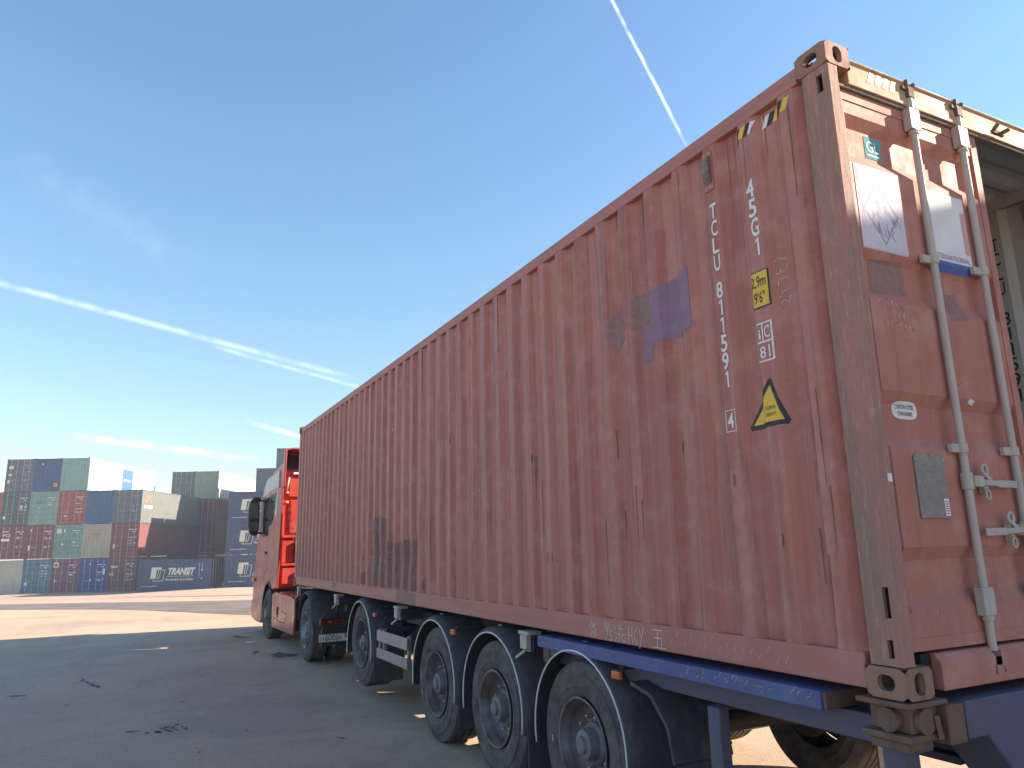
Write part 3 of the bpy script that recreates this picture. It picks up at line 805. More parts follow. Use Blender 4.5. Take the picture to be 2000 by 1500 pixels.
for k in range(16):
    y = 1.42 - k * .055; z = .06 + rs.uniform(-.01, .05)
    rail_marks([[(y, z), (y - .006, z + .015), (y - .016, z + .028)]], .0022)
MB().box(.0015, .004, 5.62, 6.25, .025, .150).build('paint_patch', 'repaint_dark', rails[0])
MB().box(.0015, .004, 9.05, 9.3, .025, .150).build('paint_patch', 'repaint_dark', rails[0])
# ventilator box
m_ = MB(); m_.box(XO - .004, XO + .004, .795, .865, 2.515, 2.742); m_.build('vent_plate', 'container_red_rail', WL)
m_ = MB(); m_.prism_y([(XO - .004, 2.548), (XO - .030, 2.578), (XO - .030, 2.706), (XO - .004, 2.720)], .805, .855); m_.build('vent', 'grime', WL, bevel=.004)
for z in (2.528, 2.731):
    for y in (.812, .848): MB().tube([(XO - .009, y, z), (XO - .003, y, z)], .005, 8).build('rivet', 'galvanised', WL)
MB().box(-.0005, .0015, 12.06, 12.13, .58, .80).build('lettering', 'yellow_sign', WL)

# ---- things fixed to the closed door (leaf coordinates: x from the hinge edge)
def on_door(name, uv, mat, lift=.0016, parent=leaf):
    V, F = uv
    zs = sorted({c + s * d for c in RECESS for s in (-1, 1) for d in (.072, .127)})
    bm = bmesh.new(); vv = [bm.verts.new((p[0], 0, p[1])) for p in V]
    for f in F:
        try: bm.faces.new([vv[i] for i in f])
        except ValueError: pass
    for z in zs: bmesh.ops.bisect_plane(bm, geom=bm.verts[:] + bm.edges[:] + bm.faces[:], plane_co=(0, 0, z), plane_no=(0, 0, 1), dist=1e-6)
    for v in bm.verts: v.co.y = door_y(v.co.z) - lift
    bmesh.ops.recalc_face_normals(bm, faces=bm.faces)
    me = bpy.data.meshes.new(name); bm.to_mesh(me); bm.free()
    return link(name, me, mat, parent)
d_ = lambda x: x - HX
on_door('class_label', rect_uv(d_(.30), d_(.415), 2.400, 2.515), 'label_teal')
on_door('lettering', text_uv('GL', d_(.312), 2.435, .056, .088, .006), 'label_white', .003)
on_door('lettering', rect_uv(d_(.312), d_(.40), 2.413, 2.420), 'label_white', .003)
on_door('placard', rect_uv(d_(.155), d_(.470), 1.905, 2.325), 'label_lavender')
dm = [(.305, 2.255), (.425, 2.095), (.315, 1.945), (.195, 2.105)]
on_door('placard_outline', merge_uv(*[stroke_uv([(d_(a[0]), a[1]), (d_(b[0]), b[1])], .004) for a, b in zip(dm, dm[1:] + dm[:1])]), 'label_line', .003)
rs = random.Random(3); st_ = []
for k in range(26):
    x, z = rs.uniform(.21, .41), rs.uniform(1.98, 2.2)
    if abs(x - .31) / .115 + abs(z - 2.10) / .15 > 1: continue
    p = [(d_(x), z)]
    for j in range(4): p.append((p[-1][0] + rs.uniform(-.012, .016), p[-1][1] - rs.uniform(.004, .02)))
    st_.append(stroke_uv(p, .0025))
on_door('placard_tear', merge_uv(*st_), 'label_line', .0034)
on_door('placard_streak', merge_uv(*[stroke_uv([(d_(.165 + .004 * k + rs.uniform(0, .004)), 2.32), (d_(.17 + .006 * k), rs.uniform(1.95, 2.2))], .002) for k in range(5)]), 'label_line', .003)
on_door('placard', rect_uv(d_(.640), d_(.965), 1.930, 2.300), 'label_white')
on_door('placard_stain', rect_uv(d_(.925), d_(.965), 1.99, 2.22), 'label_pink', .0026)
on_door('placard_band', rect_uv(d_(.640), d_(.965), 1.912, 1.9297), 'label_blue', .0026)
on_door('placard_band', rect_uv(d_(.640), d_(.965), 1.8785, 1.9115), 'label_blue', .0026)
on_door('lettering', text_uv('INTERNATIONAL', d_(.648), 1.940, .028, .305, .0, 'L'), 'label_line', .003)
ov = [(d_(.325) + .085 * math.copysign(abs(math.cos(t)) ** .6, math.cos(t)), 1.165 + .040 * math.copysign(abs(math.sin(t)) ** .7, math.sin(t))) for t in [k * 2 * math.pi / 28 for k in range(28)]]
on_door('steel_label', poly_uv(ov), 'label_white')
on_door('lettering', text_uv('CORTEN STEEL', d_(.325), 1.171, .018, .132, .004, 'C'), 'black_print', .003)
on_door('lettering', text_uv('CONTAINER', d_(.325), 1.141, .018, .10, .004, 'C'), 'black_print', .003)
cx = d_(.39)
m_ = MB(); m_.prism_y([(cx - .10, .69), (cx + .095, .69), (cx + .10, .70), (cx + .10, .955), (cx + .085, .968), (cx + .012, .968), (cx, .956), (cx - .012, .968), (cx - .085, .968), (cx - .10, .955)], YF - .010, YF - .001)
csc = m_.build('approval_plate', 'plate_grey', leaf, bevel=.002)
for k in range(9): on_door('plate_text', rect_uv(cx - .08, cx + rs.uniform(.02, .075), .90 - k * .022, .9035 - k * .022), 'label_line', .0115)
on_door('plate_sticker', rect_uv(cx + .06, cx + .094, .70, .775), 'label_white', .0118)
for k in range(6): on_door('plate_text', rect_uv(cx + .064, cx + .09, .71 + k * .010, .713 + k * .010), 'black_print', .0125)
for x, z in ((-.088, .70), (.088, .945), (-.088, .945), (-.088, .85), (.09, .85)): MB().tube([(cx + x, YF - .013, z), (cx + x, YF - .009, z)], .005, 8).build('rivet', 'galvanised', leaf)
rs = random.Random(12)
for row, (xx, zz, nn) in enumerate(((.20, 1.660, 8), (.24, 1.605, 7), (.24, 1.555, 7), (.66, 1.32, 4), (.30, .30, 2))):
    stx = []
    for k in range(nn):
        bx, bz = d_(xx) + k * .030, zz - k * .002
        p = [(bx + rs.uniform(0, .018), bz + rs.uniform(-.015, .02)) for _ in range(4)]
        stx.append(stroke_uv(p, .0022))
    on_door('chalk_mark', merge_uv(*stx), 'chalk')
on_door('tape_scrap', poly_uv([(d_(.76), 1.225), (d_(.80), 1.215), (d_(.81), 1.235), (d_(.77), 1.245)]), 'label_white')
for (x0, x1, z0, z1) in ((.20, .46, 1.70, 1.88), (.72, .86, 1.62, 1.78), (.13, .16, .30, 2.6)):
    on_door('dark_patch', poly_uv([(d_(x0), z0), (d_(x1), z0 + .02), (d_(x1 - .02), z1), (d_(x0 + .01), z1 - .015)]), 'sticker_brown' if x0 > .15 else 'repaint_dark', .0011)  # darker patches over the folds and along the hinge edge
MB().box(.045, .070, -.0065, -.003, .838, .872).build('tape_scrap', 'label_white', post_l)
# faded hazard tape on the header
for k in range(4):
    x = .30 + k * .055
    m_ = MB(); m_.add([(x, .0165, 2.77), (x + .03, .0165, 2.77), (x + .055, .0165, 2.83), (x + .025, .0165, 2.83)], [(0, 1, 2, 3)])
    m_.build('hazard_tape', 'yellow_sign' if k % 2 else 'plate_grey', header)
# number stencilled inside on the far wall
z_in = 2.53
for k, ch in enumerate('TCLU 811591 4'):
    if ch == ' ': continue
    y0 = C0 + PITCH * 0.5 + .02
    V, F = text_uv(ch, 0, 2.585 - .104 * k - .085, .085, .045 if ch != '1' else .02, .010, 'C')
    mb = MB(); mb.add([(W - (XO + DEP) - .0055, .679 - u, v) for u, v in V], F); mb.build('lettering', 'black_print', wall_r)

# ------------------------------------------------------------------ wheels
def tyre_mesh(r, w, rim, grooves=4):
    """axis x; outer face at x = 0, inner face at x = w"""
    p = [(.045, rim - .012), (.020, rim + .006), (.010, rim + .03), (.004, rim + (r - rim) * .26), (.000, rim + (r - rim) * .28), (-.001, rim + (r - rim) * .31), (.002, rim + (r - rim) * .33), (.000, rim + (r - rim) * .45), (.003, rim + (r - rim) * .60), (.001, rim + (r - rim) * .62), (.003, rim + (r - rim) * .65), (.009, rim + (r - rim) * .66), (.016, r - .055), (.026, r - .028), (.034, r - .012), (.052, r - .003)]
    gw = .011; pitch = (w - .12) / grooves
    for k in range(grooves):
        c = .06 + pitch * (k + .5)
        p += [(c - gw, r), (c - gw * .7, r - .014), (c + gw * .7, r - .014), (c + gw, r)]
    p += [(w - x, q) for x, q in reversed(p[:16])]
    return MB().lathe_x(p, 64).mesh('tyre')
def rim_mesh(r, w, dish, lip=.0):
    """outer lip near x=.01, well, disc at depth dish"""
    p = [(.020, r - .004), (.004, r + .004), (.002, r - .004), (.006, r - .014), (.030, r - .020), (.046, r - .034), (dish * .55, r - .040), (dish * .72, r - .048), (dish - .012, r - .075), (dish, r - .10), (dish, r * .48), (dish - .006, r * .40), (dish - .006, .0)]
    return MB().lathe_x(p, 56).mesh('rim')
T_TYRE = tyre_mesh(.520, .375, .292, 4); T_RIM = rim_mesh(.290, .375, .135)
mb = MB(); mb.lathe_x([(.122, .135), (.100, .128), (.085, .105), (.045, .096), (.020, .090), (.014, .078), (.012, .056), (-.006, .050), (-.010, .038), (-.010, .0)], 28); T_HUB = mb.mesh('hub')
NUT = MB().lathe_x([(0, .017), (-.022, .017), (-.030, .013), (-.050, .012), (-.052, 0)], 6).mesh('wheel_nut')
def wheel(parent, x, y, z, side=1, tyre=T_TYRE, rimm=T_RIM, hub=T_HUB, dish=.135, nr=.168, rim_mat='rim_grey', nuts=10, rot=0.0, hub_x=0.0, tyres=1, steer=0.0):
    """x = outer face; side=+1 outer face looks towards -x"""
    w = link('wheel', rimm, rim_mat, parent, smooth=30); w.location = (x, y, z)
    w.rotation_euler = (rot, 0, (0 if side > 0 else math.pi) + steer)
    link('tyre', tyre, 'tyre_rubber', w, smooth=35)
    if tyres == 2:
        t2 = link('tyre', tyre, 'tyre_rubber', w, smooth=35); t2.location = (.34, 0, 0)
    h = link('hub', hub, 'hub_grey', w, smooth=30); h.location = (hub_x, 0, 0)
    for k in range(nuts):
        t = 2 * math.pi * (k + .3) / nuts
        n = link('wheel_nut', NUT, 'nut_steel', w, smooth=30); n.location = (dish, nr * math.cos(t), nr * math.sin(t))
    return w
# ------------------------------------------------------------------ trailer chassis
tr = thing('semi_trailer', 'skeletal container semi-trailer with dark blue frame, black mudguards and four axles, under the red container', 'trailer', (0, 0, .03))
XW = .000
AX = [(2.41, .49), (3.72, .49), (5.03, .49), (7.65, .60)]
for i, (y, z) in enumerate(AX):
    for side in (1, -1):
        w_ = wheel(tr, XW if side > 0 else W - XW, y, z, side, rot=.4 + i * 1.1)
        if side > 0 and i in (0, 2):
            a = (R(-7) if i == 0 else R(-24)) - (.4 + i * 1.1)
            m_ = MB(); m_.add([(-.0022, q * math.cos(t), q * math.sin(t)) for q, t in ((.355, a), (.365, a), (.368, a + .10), (.358, a + .10))], [(0, 1, 2, 3)]); m_.build('tyre_mark', 'guard_trim', w_)
    m_ = MB(); m_.tube([(.36, y, z), (W - .36, y, z)], .072, 16); m_.tube([(.34, y, z), (.42, y, z)], [.2, .2], 24); m_.tube([(W - .42, y, z), (W - .34, y, z)], [.2, .2], 24)
    m_.box(.60, .70, y - .35, y + .06, z - .02, z + .14); m_.box(W - .70, W - .60, y - .35, y + .06, z - .02, z + .14)
    m_.build('axle', 'chassis_black', tr, bevel=.006)
    for x in (.72, W - .72):
        m_ = MB(); m_.tube([(x, y + .30, z + .10), (x, y + .30, z + .16), (x, y + .30, z + .28), (x, y + .30, z + .34)], [.11, .15, .15, .12], 18); m_.build('air_spring', 'chassis_black', tr, smooth=40)
    for x in (.55, W - .72):
        m_ = MB(); m_.tube([(x, y - .12, z + .02), (x, y - .22, z + .06), (x, y - .34, z + .10)], [.07, .095, .07], 16); m_.build('brake_chamber', 'chassis_black', tr, smooth=40)
for x in (.70, W - .70 - .14):
    m_ = MB(); m_.box(x, x + .14, .30, 11.6, 1.075, 1.115); m_.box(x + .06, x + .08, .30, 11.6, .79, 1.0745); m_.box(x, x + .14, .30, 11.6, .755, .7895); m_.build('main_beam', 'dark_navy', tr, bevel=.004)
for y in (1.6, 3.07, 4.4, 6.3, 8.6, 10.2, 11.4):
    MB().box(.842, W - .842, y, y + .10, .86, 1.06).build('cross_beam', 'dark_navy', tr, bevel=.004)
for y in (3.12, 6.2, 9.0, 11.75):
    for xa in (.05, W - .697): MB().box(xa, xa + .647, y, y + .14, .98, 1.10).build('outrigger', 'dark_navy', tr, bevel=.006)
    for x in (.0, W - .12):
        m_ = MB(); m_.box(x, x + .12, y - .01, y + .15, 1.102, 1.130); m_.tube([(x + .06, y + .07, .98), (x + .06, y + .07, 1.10)], .03, 10); m_.box(x + .0, x + .045, y + .02, y + .12, 1.0, 1.10); m_.obox((x + .02, y + .07, .99), (x - .015, y + .16, .93), .02, .02)
        m_.build('twistlock', 'galvanised', tr, bevel=.004)
# side pods with the blue outer rail
for x0, x1 in ((-.030, .255), (W - .255, W + .03)):
    m_ = MB(); m_.box(x0, x1, .395, 2.905, 1.050, 1.128); m_.build('side_rail', ['blue_beam'], tr, bevel=.006, seg=2)
    m_ = MB(); m_.box(x0 + .012, x1 - .012, .378, .3945, 1.054, 1.124); m_.build('rail_end', 'rusty_steel', tr, bevel=.003)
    xa = x0 + .13 if x0 < 0 else x1 - .23
    m_ = MB(); m_.box(xa, xa + .10, .06, 2.95, .935, 1.046); m_.build('lower_rail', 'blue_grey_beam', tr, bevel=.005)
    MB().box(xa - .01, xa + .11, 2.953, 3.04, .92, 1.09).build('rail_bracket', 'rusty_steel', tr, bevel=.005)
    xp = x0 + .06 if x0 < 0 else x1 - .13
    MB().box(xp, xp + .07, 1.105, 1.195, .36, .932).build('support_post', 'blue_grey_beam', tr, bevel=.006)
    m_ = MB(); m_.box(xp - .01, xp + .08, .10, 1.22, .28, .357); m_.build('under_run_bar', 'blue_grey_beam', tr, bevel=.008)
    xq = x0 + .15 if x0 < 0 else x1 - .25
    MB().box(xq, xq + .10, .14, .24, .36, .932).build('support_post', 'blue_grey_beam', tr, bevel=.006)
rail_l = [o for o in tr.children if o.name.startswith('side_rail')][0]
rs = random.Random(61); V, F = [], []
for k in range(44):
    if rs.random() < .4: continue
    y = .45 + k * .019 + rs.uniform(-.009, .009); z = 1.085 + rs.uniform(-.018, .022)
    V, F = merge_uv((V, F), stroke_uv([(y, z), (y - .006, z + .012), (y - .017, z + .018 + rs.uniform(-.004, .006))], rs.uniform(.0009, .0019)))
mb = MB(); mb.add([(-.0312, y, z) for y, z in V], F); o = mb.build('scuff', 'chalk', rail_l); o['kind'] = 'stuff'
for k in range(14):
    y = rs.uniform(.45, 2.85); z = rs.uniform(1.056, 1.118); w = rs.uniform(.008, .05); h = rs.uniform(.003, .010)
    pts = [(y + w * math.cos(t) * rs.uniform(.5, 1.1), z + h * math.sin(t) * rs.uniform(.5, 1.1)) for t in [q * .628 for q in range(10)]]
    mb = MB(); mb.add([(-.0308, a, min(1.125, max(1.052, b))) for a, b in pts], [tuple(range(10))]); mb.build('scuff', rs.choice(['rusty_steel', 'grime', 'blue_grey_beam']), rail_l)
# rear bolster, twistlock housings, bumper
m_ = MB(); m_.prism_y([(.30, 1.122), (W - .30, 1.122), (W - .30, .98), (W - .42, .98), (W - .60, .78), (.60, .78), (.42, .98), (.30, .98)], -.03, .20)
m_.build('rear_bolster', 'blue_grey_beam', tr, bevel=.006)
for x0 in (.0, W):
    s = 1 if x0 == 0 else -1; X = lambda a: x0 + s * a
    m_ = MB()
    def bx(a, b, y0, y1, z0, z1): m_.box(min(X(a), X(b)), max(X(a), X(b)), y0, y1, z0, z1)
    bx(-.022, .215, -.015, .225, 1.118, 1.139); bx(.03, .19, .02, .20, 1.02, 1.117); bx(-.012, .20, .0, .22, .992, 1.018); bx(.0, .16, .03, .19, .955, .990); bx(.192, .298, -.022, .21, .97, 1.116)
    m_.build('twistlock_housing', 'rusty_steel', tr, bevel=.006, seg=2)
    m_ = MB(); m_.tube([(X(.09), -.004, 1.065), (X(.09), .03, 1.065)], .048, 18); m_.tube([(X(-.004), .10, 1.065), (X(.03), .10, 1.065)], .045, 18); m_.obox((X(.145), -.006, 1.085), (X(.15), -.012, 1.00), .03, .018)
    m_.build('lock_handle', 'rusty_steel', tr, smooth=40)
m_ = MB(); m_.box(.10, W - .10, -.06, .05, .38, .52); m_.build('rear_bumper', 'blue_grey_beam', tr, bevel=.01, seg=2)
for x in (.62, W - .72): MB().box(x, x + .10, -.03, .07, .525, .778).build('bumper_bracket', 'chassis_black', tr, bevel=.006)
for x in (.35, W - .75): 
    m_ = MB(); m_.box(x, x + .40, -.075, -.062, .56, .70); m_.build('tail_lamp', 'red_lens', tr, bevel=.006)
# mudguards: half shells with pale edge trim, plus flat flap ends
def guard(y, z, x0, wdt, a0, a1, rr=.575, trim='guard_trim', mat='guard_black', parent=None):
    n = 30; mb = MB(); vs = []
    for k in range(n + 1):
        t = a0 + (a1 - a0) * k / n
        for x, r in ((x0, rr - .018), (x0, rr), (x0 + .05, rr + .028), (x0 + wdt - .02, rr + .032), (x0 + wdt, rr), (x0 + wdt, rr - .006), (x0 + .06, rr + .018)):
            vs.append((x, y + r * math.cos(t), z + r * math.sin(t)))
    P = 7; fs = []
    for k in range(n):
        for j in range(P): fs.append((k * P + j, k * P + (j + 1) % P, (k + 1) * P + (j + 1) % P, (k + 1) * P + j))
    fs += [tuple(range(P)), tuple(n * P + j for j in range(P))]
    mb.add(vs, fs); g = mb.build('mudguard', mat, parent, smooth=40)
    if trim:
        pts = [(x0 - .003, y + (rr - .020) * math.cos(a0 + (a1 - a0) * k / n), z + (rr - .020) * math.sin(a0 + (a1 - a0) * k / n)) for k in range(n + 1)]
        MB().tube(pts, .0065, 6).build('edge_trim', trim, g, smooth='all')
    return g
for i, (y, z) in enumerate(AX):
    zz = z + .03 if i < 3 else z - .05
    for side in (1, -1):
        x0 = -.028 if side > 0 else W + .028 - .42
        g = guard(y, zz, x0, .42, R(-12), R(192), parent=tr)
        # flap hanging from the rear end of each guard, stay bolted on top
        m_ = MB(); yy = y - .575 * math.cos(R(12)); m_.box(x0 + .03, x0 + .40, yy - .014, yy - .002, zz - .34, zz - .10); m_.build('mud_flap', 'guard_black', g, bevel=.004)
        MB().tube([(x0 + .10, y, zz + .60), (x0 + .10, y, zz + .612)], .018, 8).build('bolt', 'nut_steel', g)
    MB().box(.39, .70, y - .03, y + .03, zz + .565, zz + .585).build('guard_stay', 'chassis_black', tr)
# larger tail plate behind the last wheel
m_ = MB(); m_.add([(-.01, 1.86, .92), (.40, 1.86, .92), (.40, 1.80, .98), (-.01, 1.80, .98)], [(0, 1, 2, 3)])
m_ = MB(); m_.prism_x([(1.79, .97), (1.60, .93), (1.46, .78), (1.42, .60), (1.44, .598), (1.48, .77), (1.615, .91), (1.80, .95)], -.02, .39); m_.build('mudguard_tail', 'guard_black', tr, smooth=40)
MB().box(.0, .38, 1.424, 1.436, .30, .596).build('mud_flap', 'guard_black', tr, bevel=.004)
for y, z in ((1.90, .985), (4.50, 1.005), (6.98, .985)):
    m_ = MB(); m_.box(-.028, .004, y, y + .085, z - .024, z + .024); lm = m_.build('side_marker', 'amber_lens', tr, bevel=.009, seg=2)
    MB().box(-.012, .02, y - .012, y + .097, z + .026, z + .032).build('bracket', 'chassis_black', lm)
    m_ = MB(); m_.box(.021, .30, y + .02, y + .06, z + .026, z + .05); m_.build('bracket', 'chassis_black', tr)
# side guard
for x0 in (-.012, W - .012):
    for z0, z1 in ((.700, .825), (.512, .622)):
        m_ = MB(); m_.box(x0, x0 + .024, 5.845, 6.93, z0, z1); m_.build('guard_plank', 'aluminium', tr, bevel=.005)
    for y in (5.86, 6.72, 6.885):
        MB().box(x0 + .0245, x0 + .06, y, y + .035, .505, .840).build('guard_post', 'aluminium', tr, bevel=.003)
    for y in (5.9, 6.75): MB().box(x0 + .0605 if x0 < 1 else x0 - .6, x0 + .66 if x0 < 1 else x0 - .001, y, y + .05, .80, .85).build('guard_arm', 'dark_navy', tr)
# boxes, tanks and lines under the frame
m_ = MB(); m_.box(.30, .66, 5.95, 6.75, .90, 1.06); m_.build('valve_box', 'dark_navy', tr, bevel=.01)
MB().box(W - .45, W - .05, 6.95, 8.24, 1.075, 1.115).build('sun_block_plate', 'chassis_black', tr)  # plate added on the far side to stop sun slipping over the guard
MB().box(W - .62, W - .02, 8.25, 10.25, .42, 1.12).build('sun_block_box', 'chassis_black', tr, bevel=.02, seg=2)  # block added on the far side to keep sun off the ground
MB().box(W - .62, W - .06, 5.72, 7.02, .47, 1.12).build('sun_block_box', 'chassis_black', tr, bevel=.02, seg=2)  # second added block against sun patches between the wheels
m_ = MB(); m_.tube([(.45, 5.9, .70), (.45, 5.98, .70), (.45, 6.75, .70), (.45, 6.83, .70)], [.08, .13, .13, .08], 20); m_.build('air_tank', 'chassis_black', tr, smooth=40)
m_ = MB(); m_.tube([(.35, 8.2, .86), (.35, 8.28, .86), (.35, 9.0, .86), (.35, 9.08, .86)], [.07, .11, .11, .07], 20); m_.build('air_tank', 'chassis_black', tr, smooth=40)
for k, (x, z, yy) in enumerate(((.50, 1.0, 6.9), (.56, .95, 7.0), (.45, .9, 5.6))):
    MB().tube([(x, yy, z), (x - .1, yy + .2, z - .12), (x + .05, yy + .45, z - .02), (x, yy + .8, z - .1), (x + .1, yy + 1.2, z)], .012, 6).build('air_line', 'cab_black', tr, smooth='all')
m_ = MB(); m_.box(1.0, 1.44, 10.5, 11.9, .99, 1.05); m_.tube([(1.22, 11.0, .90), (1.22, 11.0, 1.05)], .045, 14); m_.build('king_pin_plate', 'chassis_black', tr, bevel=.005)

# ------------------------------------------------------------------ tractor unit
tc = thing('truck_tractor', 'red two-axle tractor unit with high-roof cab coupled to the container trailer', 'truck', (0, 0, .03))
DY, FY = 11.0, 14.85
D_TYRE = tyre_mesh(.505, .30, .285, 4); D_RIM = rim_mesh(.283, .30, .155)
mb = MB(); mb.lathe_x([(.15, .155), (.06, .15), (.035, .135), (.03, .09), (.012, .085), (.01, 0)], 28); D_HUB = mb.mesh('hub')
F_TYRE = tyre_mesh(.505, .315, .285, 4); F_RIM = rim_mesh(.283, .315, .055)
mb = MB(); mb.lathe_x([(.05, .14), (-.01, .12), (-.03, .10), (-.035, 0)], 28); F_HUB = mb.mesh('hub')
for side in (1, -1):
    wheel(tc, -.015 if side > 0 else W + .015, DY, .475, side, D_TYRE, D_RIM, D_HUB, .155, .168, 'rim_steel', 10, .2, 0, 2)
    wheel(tc, -.03 if side > 0 else W + .03, FY, .475, side, F_TYRE, F_RIM, F_HUB, .055, .168, 'rim_grey', 10, .7, 0, 1, R(3) if side > 0 else R(3))
m_ = MB(); m_.tube([(.6, DY, .505), (W - .6, DY, .505)], .10, 14); m_.tube([(1.0, DY, .505), (1.44, DY, .505)], .22, 18); m_.build('axle', 'chassis_black', tc, smooth=40)
MB().tube([(.3, FY, .46), (W - .3, FY, .46)], .06, 12).build('axle', 'chassis_black', tc, smooth=40)
for x in (.80, W - .88): MB().box(x, x + .08, 9.95, 16.5, .68, .94).build('main_beam', 'chassis_black', tc, bevel=.005)
m_ = MB(); m_.prism_x([(10.3, .97), (11.5, .97), (11.65, 1.0), (11.65, 1.04), (10.5, 1.04), (10.25, .99)], .78, W - .78); m_.build('fifth_wheel', 'fifth_wheel_grease', tc, bevel=.01)
for side in (1, -1):
    x0 = -.03 if side > 0 else W + .03 - .66
    guard(DY, .50, x0, .66, R(8), R(172), .575, None, 'guard_black', tc)
    m_ = MB(); yy = DY - .57; m_.prism_x([(yy + .02, .60), (yy - .03, .50), (yy - .05, .30), (yy - .07, .30), (yy - .055, .52), (yy - .01, .64)], x0 + .01, x0 + .66); m_.build('mud_flap', 'guard_black', tc)
# rear end of the tractor: lamps, plate, cross member
MB().box(.02, W - .02, 9.86, 9.95, .60, .75).build('rear_cross_member', 'chassis_black', tc, bevel=.006)
for xa in (-.035, W - .415):
    m_ = MB(); m_.box(xa, xa + .45, 9.80, 9.857, .632, .735); lp = m_.build('tail_lamp', 'red_lens', tc, bevel=.012, seg=2)
    for k in range(4): MB().box(xa + .02 + k * .105, xa + .10 + k * .105, 9.792, 9.7995, .645, .722).build('lamp_lens', 'red_lens', lp, bevel=.005)
    MB().box(xa + .125, xa + .16, 9.786, 9.7915, .672, .70).build('reflector', 'amber_lens', lp)
MB().box(.0, W, 9.83, 9.90, .33, .58).build('rear_panel', 'cab_black', tc, bevel=.006)
pl = MB().box(-.045, .475, 9.818, 9.826, .390, .505).build('number_plate', 'white_paint', tc, bevel=.003)
def plate_text(s, x, h, w, z=.408):
    V, F = text_uv(s, x, z, h, w, .008); mb = MB(); mb.add([(u, 9.8165, v) for u, v in V], F); mb.build('lettering', 'black_print', pl)
plate_text('Н', -.020, .066, .050); plate_text('600', .050, .086, .150); plate_text('ВК', .212, .066, .105); plate_text('97', .345, .060, .085, .432)
V, F = frame_uv(-.041, .471, .394, .501, .004); mb = MB(); mb.add([(u, 9.8168, v) for u, v in V], F); mb.build('plate_border', 'black_print', pl)
V, F = poly_uv([(.19, .30), (.225, .345), (.21, .348), (.19, .325), (.17, .348), (.155, .345)]); mb = MB(); mb.add([(u, 9.8275, v) for u, v in V], F); mb.build('emblem', 'plate_grey', tc)
for k, (x, s) in enumerate(((.42, 1), (.62, 1), (.8, 1))):
    MB().box(x, x + .14, 9.98, 10.2, .80 + .03 * k, .93 + .02 * k).build('valve_block', 'chassis_black', tc, bevel=.01)
m_ = MB(); m_.tube([(.25, 9.90, .76), (.26, 9.92, .95), (.24, 10.05, 1.02)], .025, 8); m_.build('bracket_tube', 'cab_black', tc, smooth='all')
# cab shell: side outline with wheel arch, extruded across and rounded
arch = [(FY + .66 * math.cos(t), .50 + .64 * math.sin(t)) for t in [R(a) for a in range(8, 135, 9)]]
outline = [(16.90, .30)] + [(16.98, .60), (17.00, 1.05), (16.96, 1.25), (16.90, 1.36), (16.55, 2.25), (16.22, 3.00), (15.95, 3.26), (15.60, 3.40), (14.02, 3.46), (14.00, 3.3), (14.00, 1.02), (14.30, .98)] + list(reversed(arch)) + [(15.52, .30)]
CX0, CX1 = -.030, W + .03
mb = MB(); mb.prism_x(outline, CX0, CX1)
cab = mb.build('cab', 'cab_red', tc, bevel=.045, seg=3)
# dark inner wheel well
MB().box(CX0 + .30, CX1 - .30, 14.05, 16.4, .62, 1.2).build('wheel_well', 'cab_black', tc)
def side_panel(name, pts, mat, par, t=.006, holes=None):
    mb = MB(); mb.prism_x(pts, CX0 - t, CX0 + .02); o = mb.build(name, mat, par, bevel=.003)
    mb = MB(); mb.prism_x(pts, CX1 - .02, CX1 + t); mb.build(name, mat, par, bevel=.003); return o
side_panel('upper_panel', [(14.06, 3.08), (15.05, 3.06), (15.80, 2.98), (16.16, 2.98), (15.92, 3.20), (15.58, 3.345), (14.06, 3.41)], 'cab_pale', cab)
side_panel('quarter_window', [(14.50, 2.50), (14.18, 2.98), (15.02, 2.97), (15.06, 2.28), (14.72, 2.32)], 'cab_glass', cab)
side_panel('door_window', [(15.14, 2.10), (15.10, 2.95), (15.98, 2.90), (16.32, 2.22), (15.85, 2.06)], 'cab_glass', cab)
side_panel('window_strip', [(14.10, 2.45), (14.08, 3.02), (14.155, 3.02), (14.43, 2.52)], 'cab_pale', cab, .009)
def seam(pts, w=.016): 
    V, F = stroke_uv(pts, w)
    mb = MB(); mb.add([(CX0 - .0035, y, z) for y, z in V], F); mb.add([(CX1 + .0035, y, z) for y, z in V], F); mb.build('door_seam', 'cab_black', cab)
seam([(15.08, 3.0), (15.09, 1.50), (15.18, 1.38), (15.45, 1.25), (15.58, 1.12)]); seam([(14.32, 2.4), (14.26, 1.05)], .01); seam([(16.40, 2.15), (16.62, 1.36), (16.60, .9)], .014); seam([(15.08, 1.40), (14.35, 1.36)], .008)
for x in (CX0 - .03, CX1 + .0):
    MB().box(x, x + .03, 15.22, 15.42, 1.70, 1.76).build('door_handle', 'cab_black', cab, bevel=.01, seg=2)
    MB().box(x - .02, x + .03, 16.60, 16.93, 1.08, 1.16).build('side_lamp', 'amber_lens', cab, bevel=.01)
# bumper and arch trim
mb = MB(); mb.prism_x([(16.92, .24), (17.03, .40), (17.03, .66), (16.99, .66), (15.62, .62), (15.55, .24)], CX0 - .012, CX1 + .012); mb.build('front_bumper', 'cab_red', tc, bevel=.03, seg=2)
m_ = MB(); m_.box(CX0 + .05, CX1 - .05, 16.0, 16.95, .20, .238); m_.build('bumper_lip', 'cab_black', tc)
for x in (CX0 - .014, CX1 - .046):
    pts = [(x + .03, FY + .63 * math.cos(t), .50 + .615 * math.sin(t)) for t in [R(a) for a in range(10, 136, 9)]]
    MB().tube(pts, .028, 8).build('arch_trim', 'cab_black', cab, smooth='all')
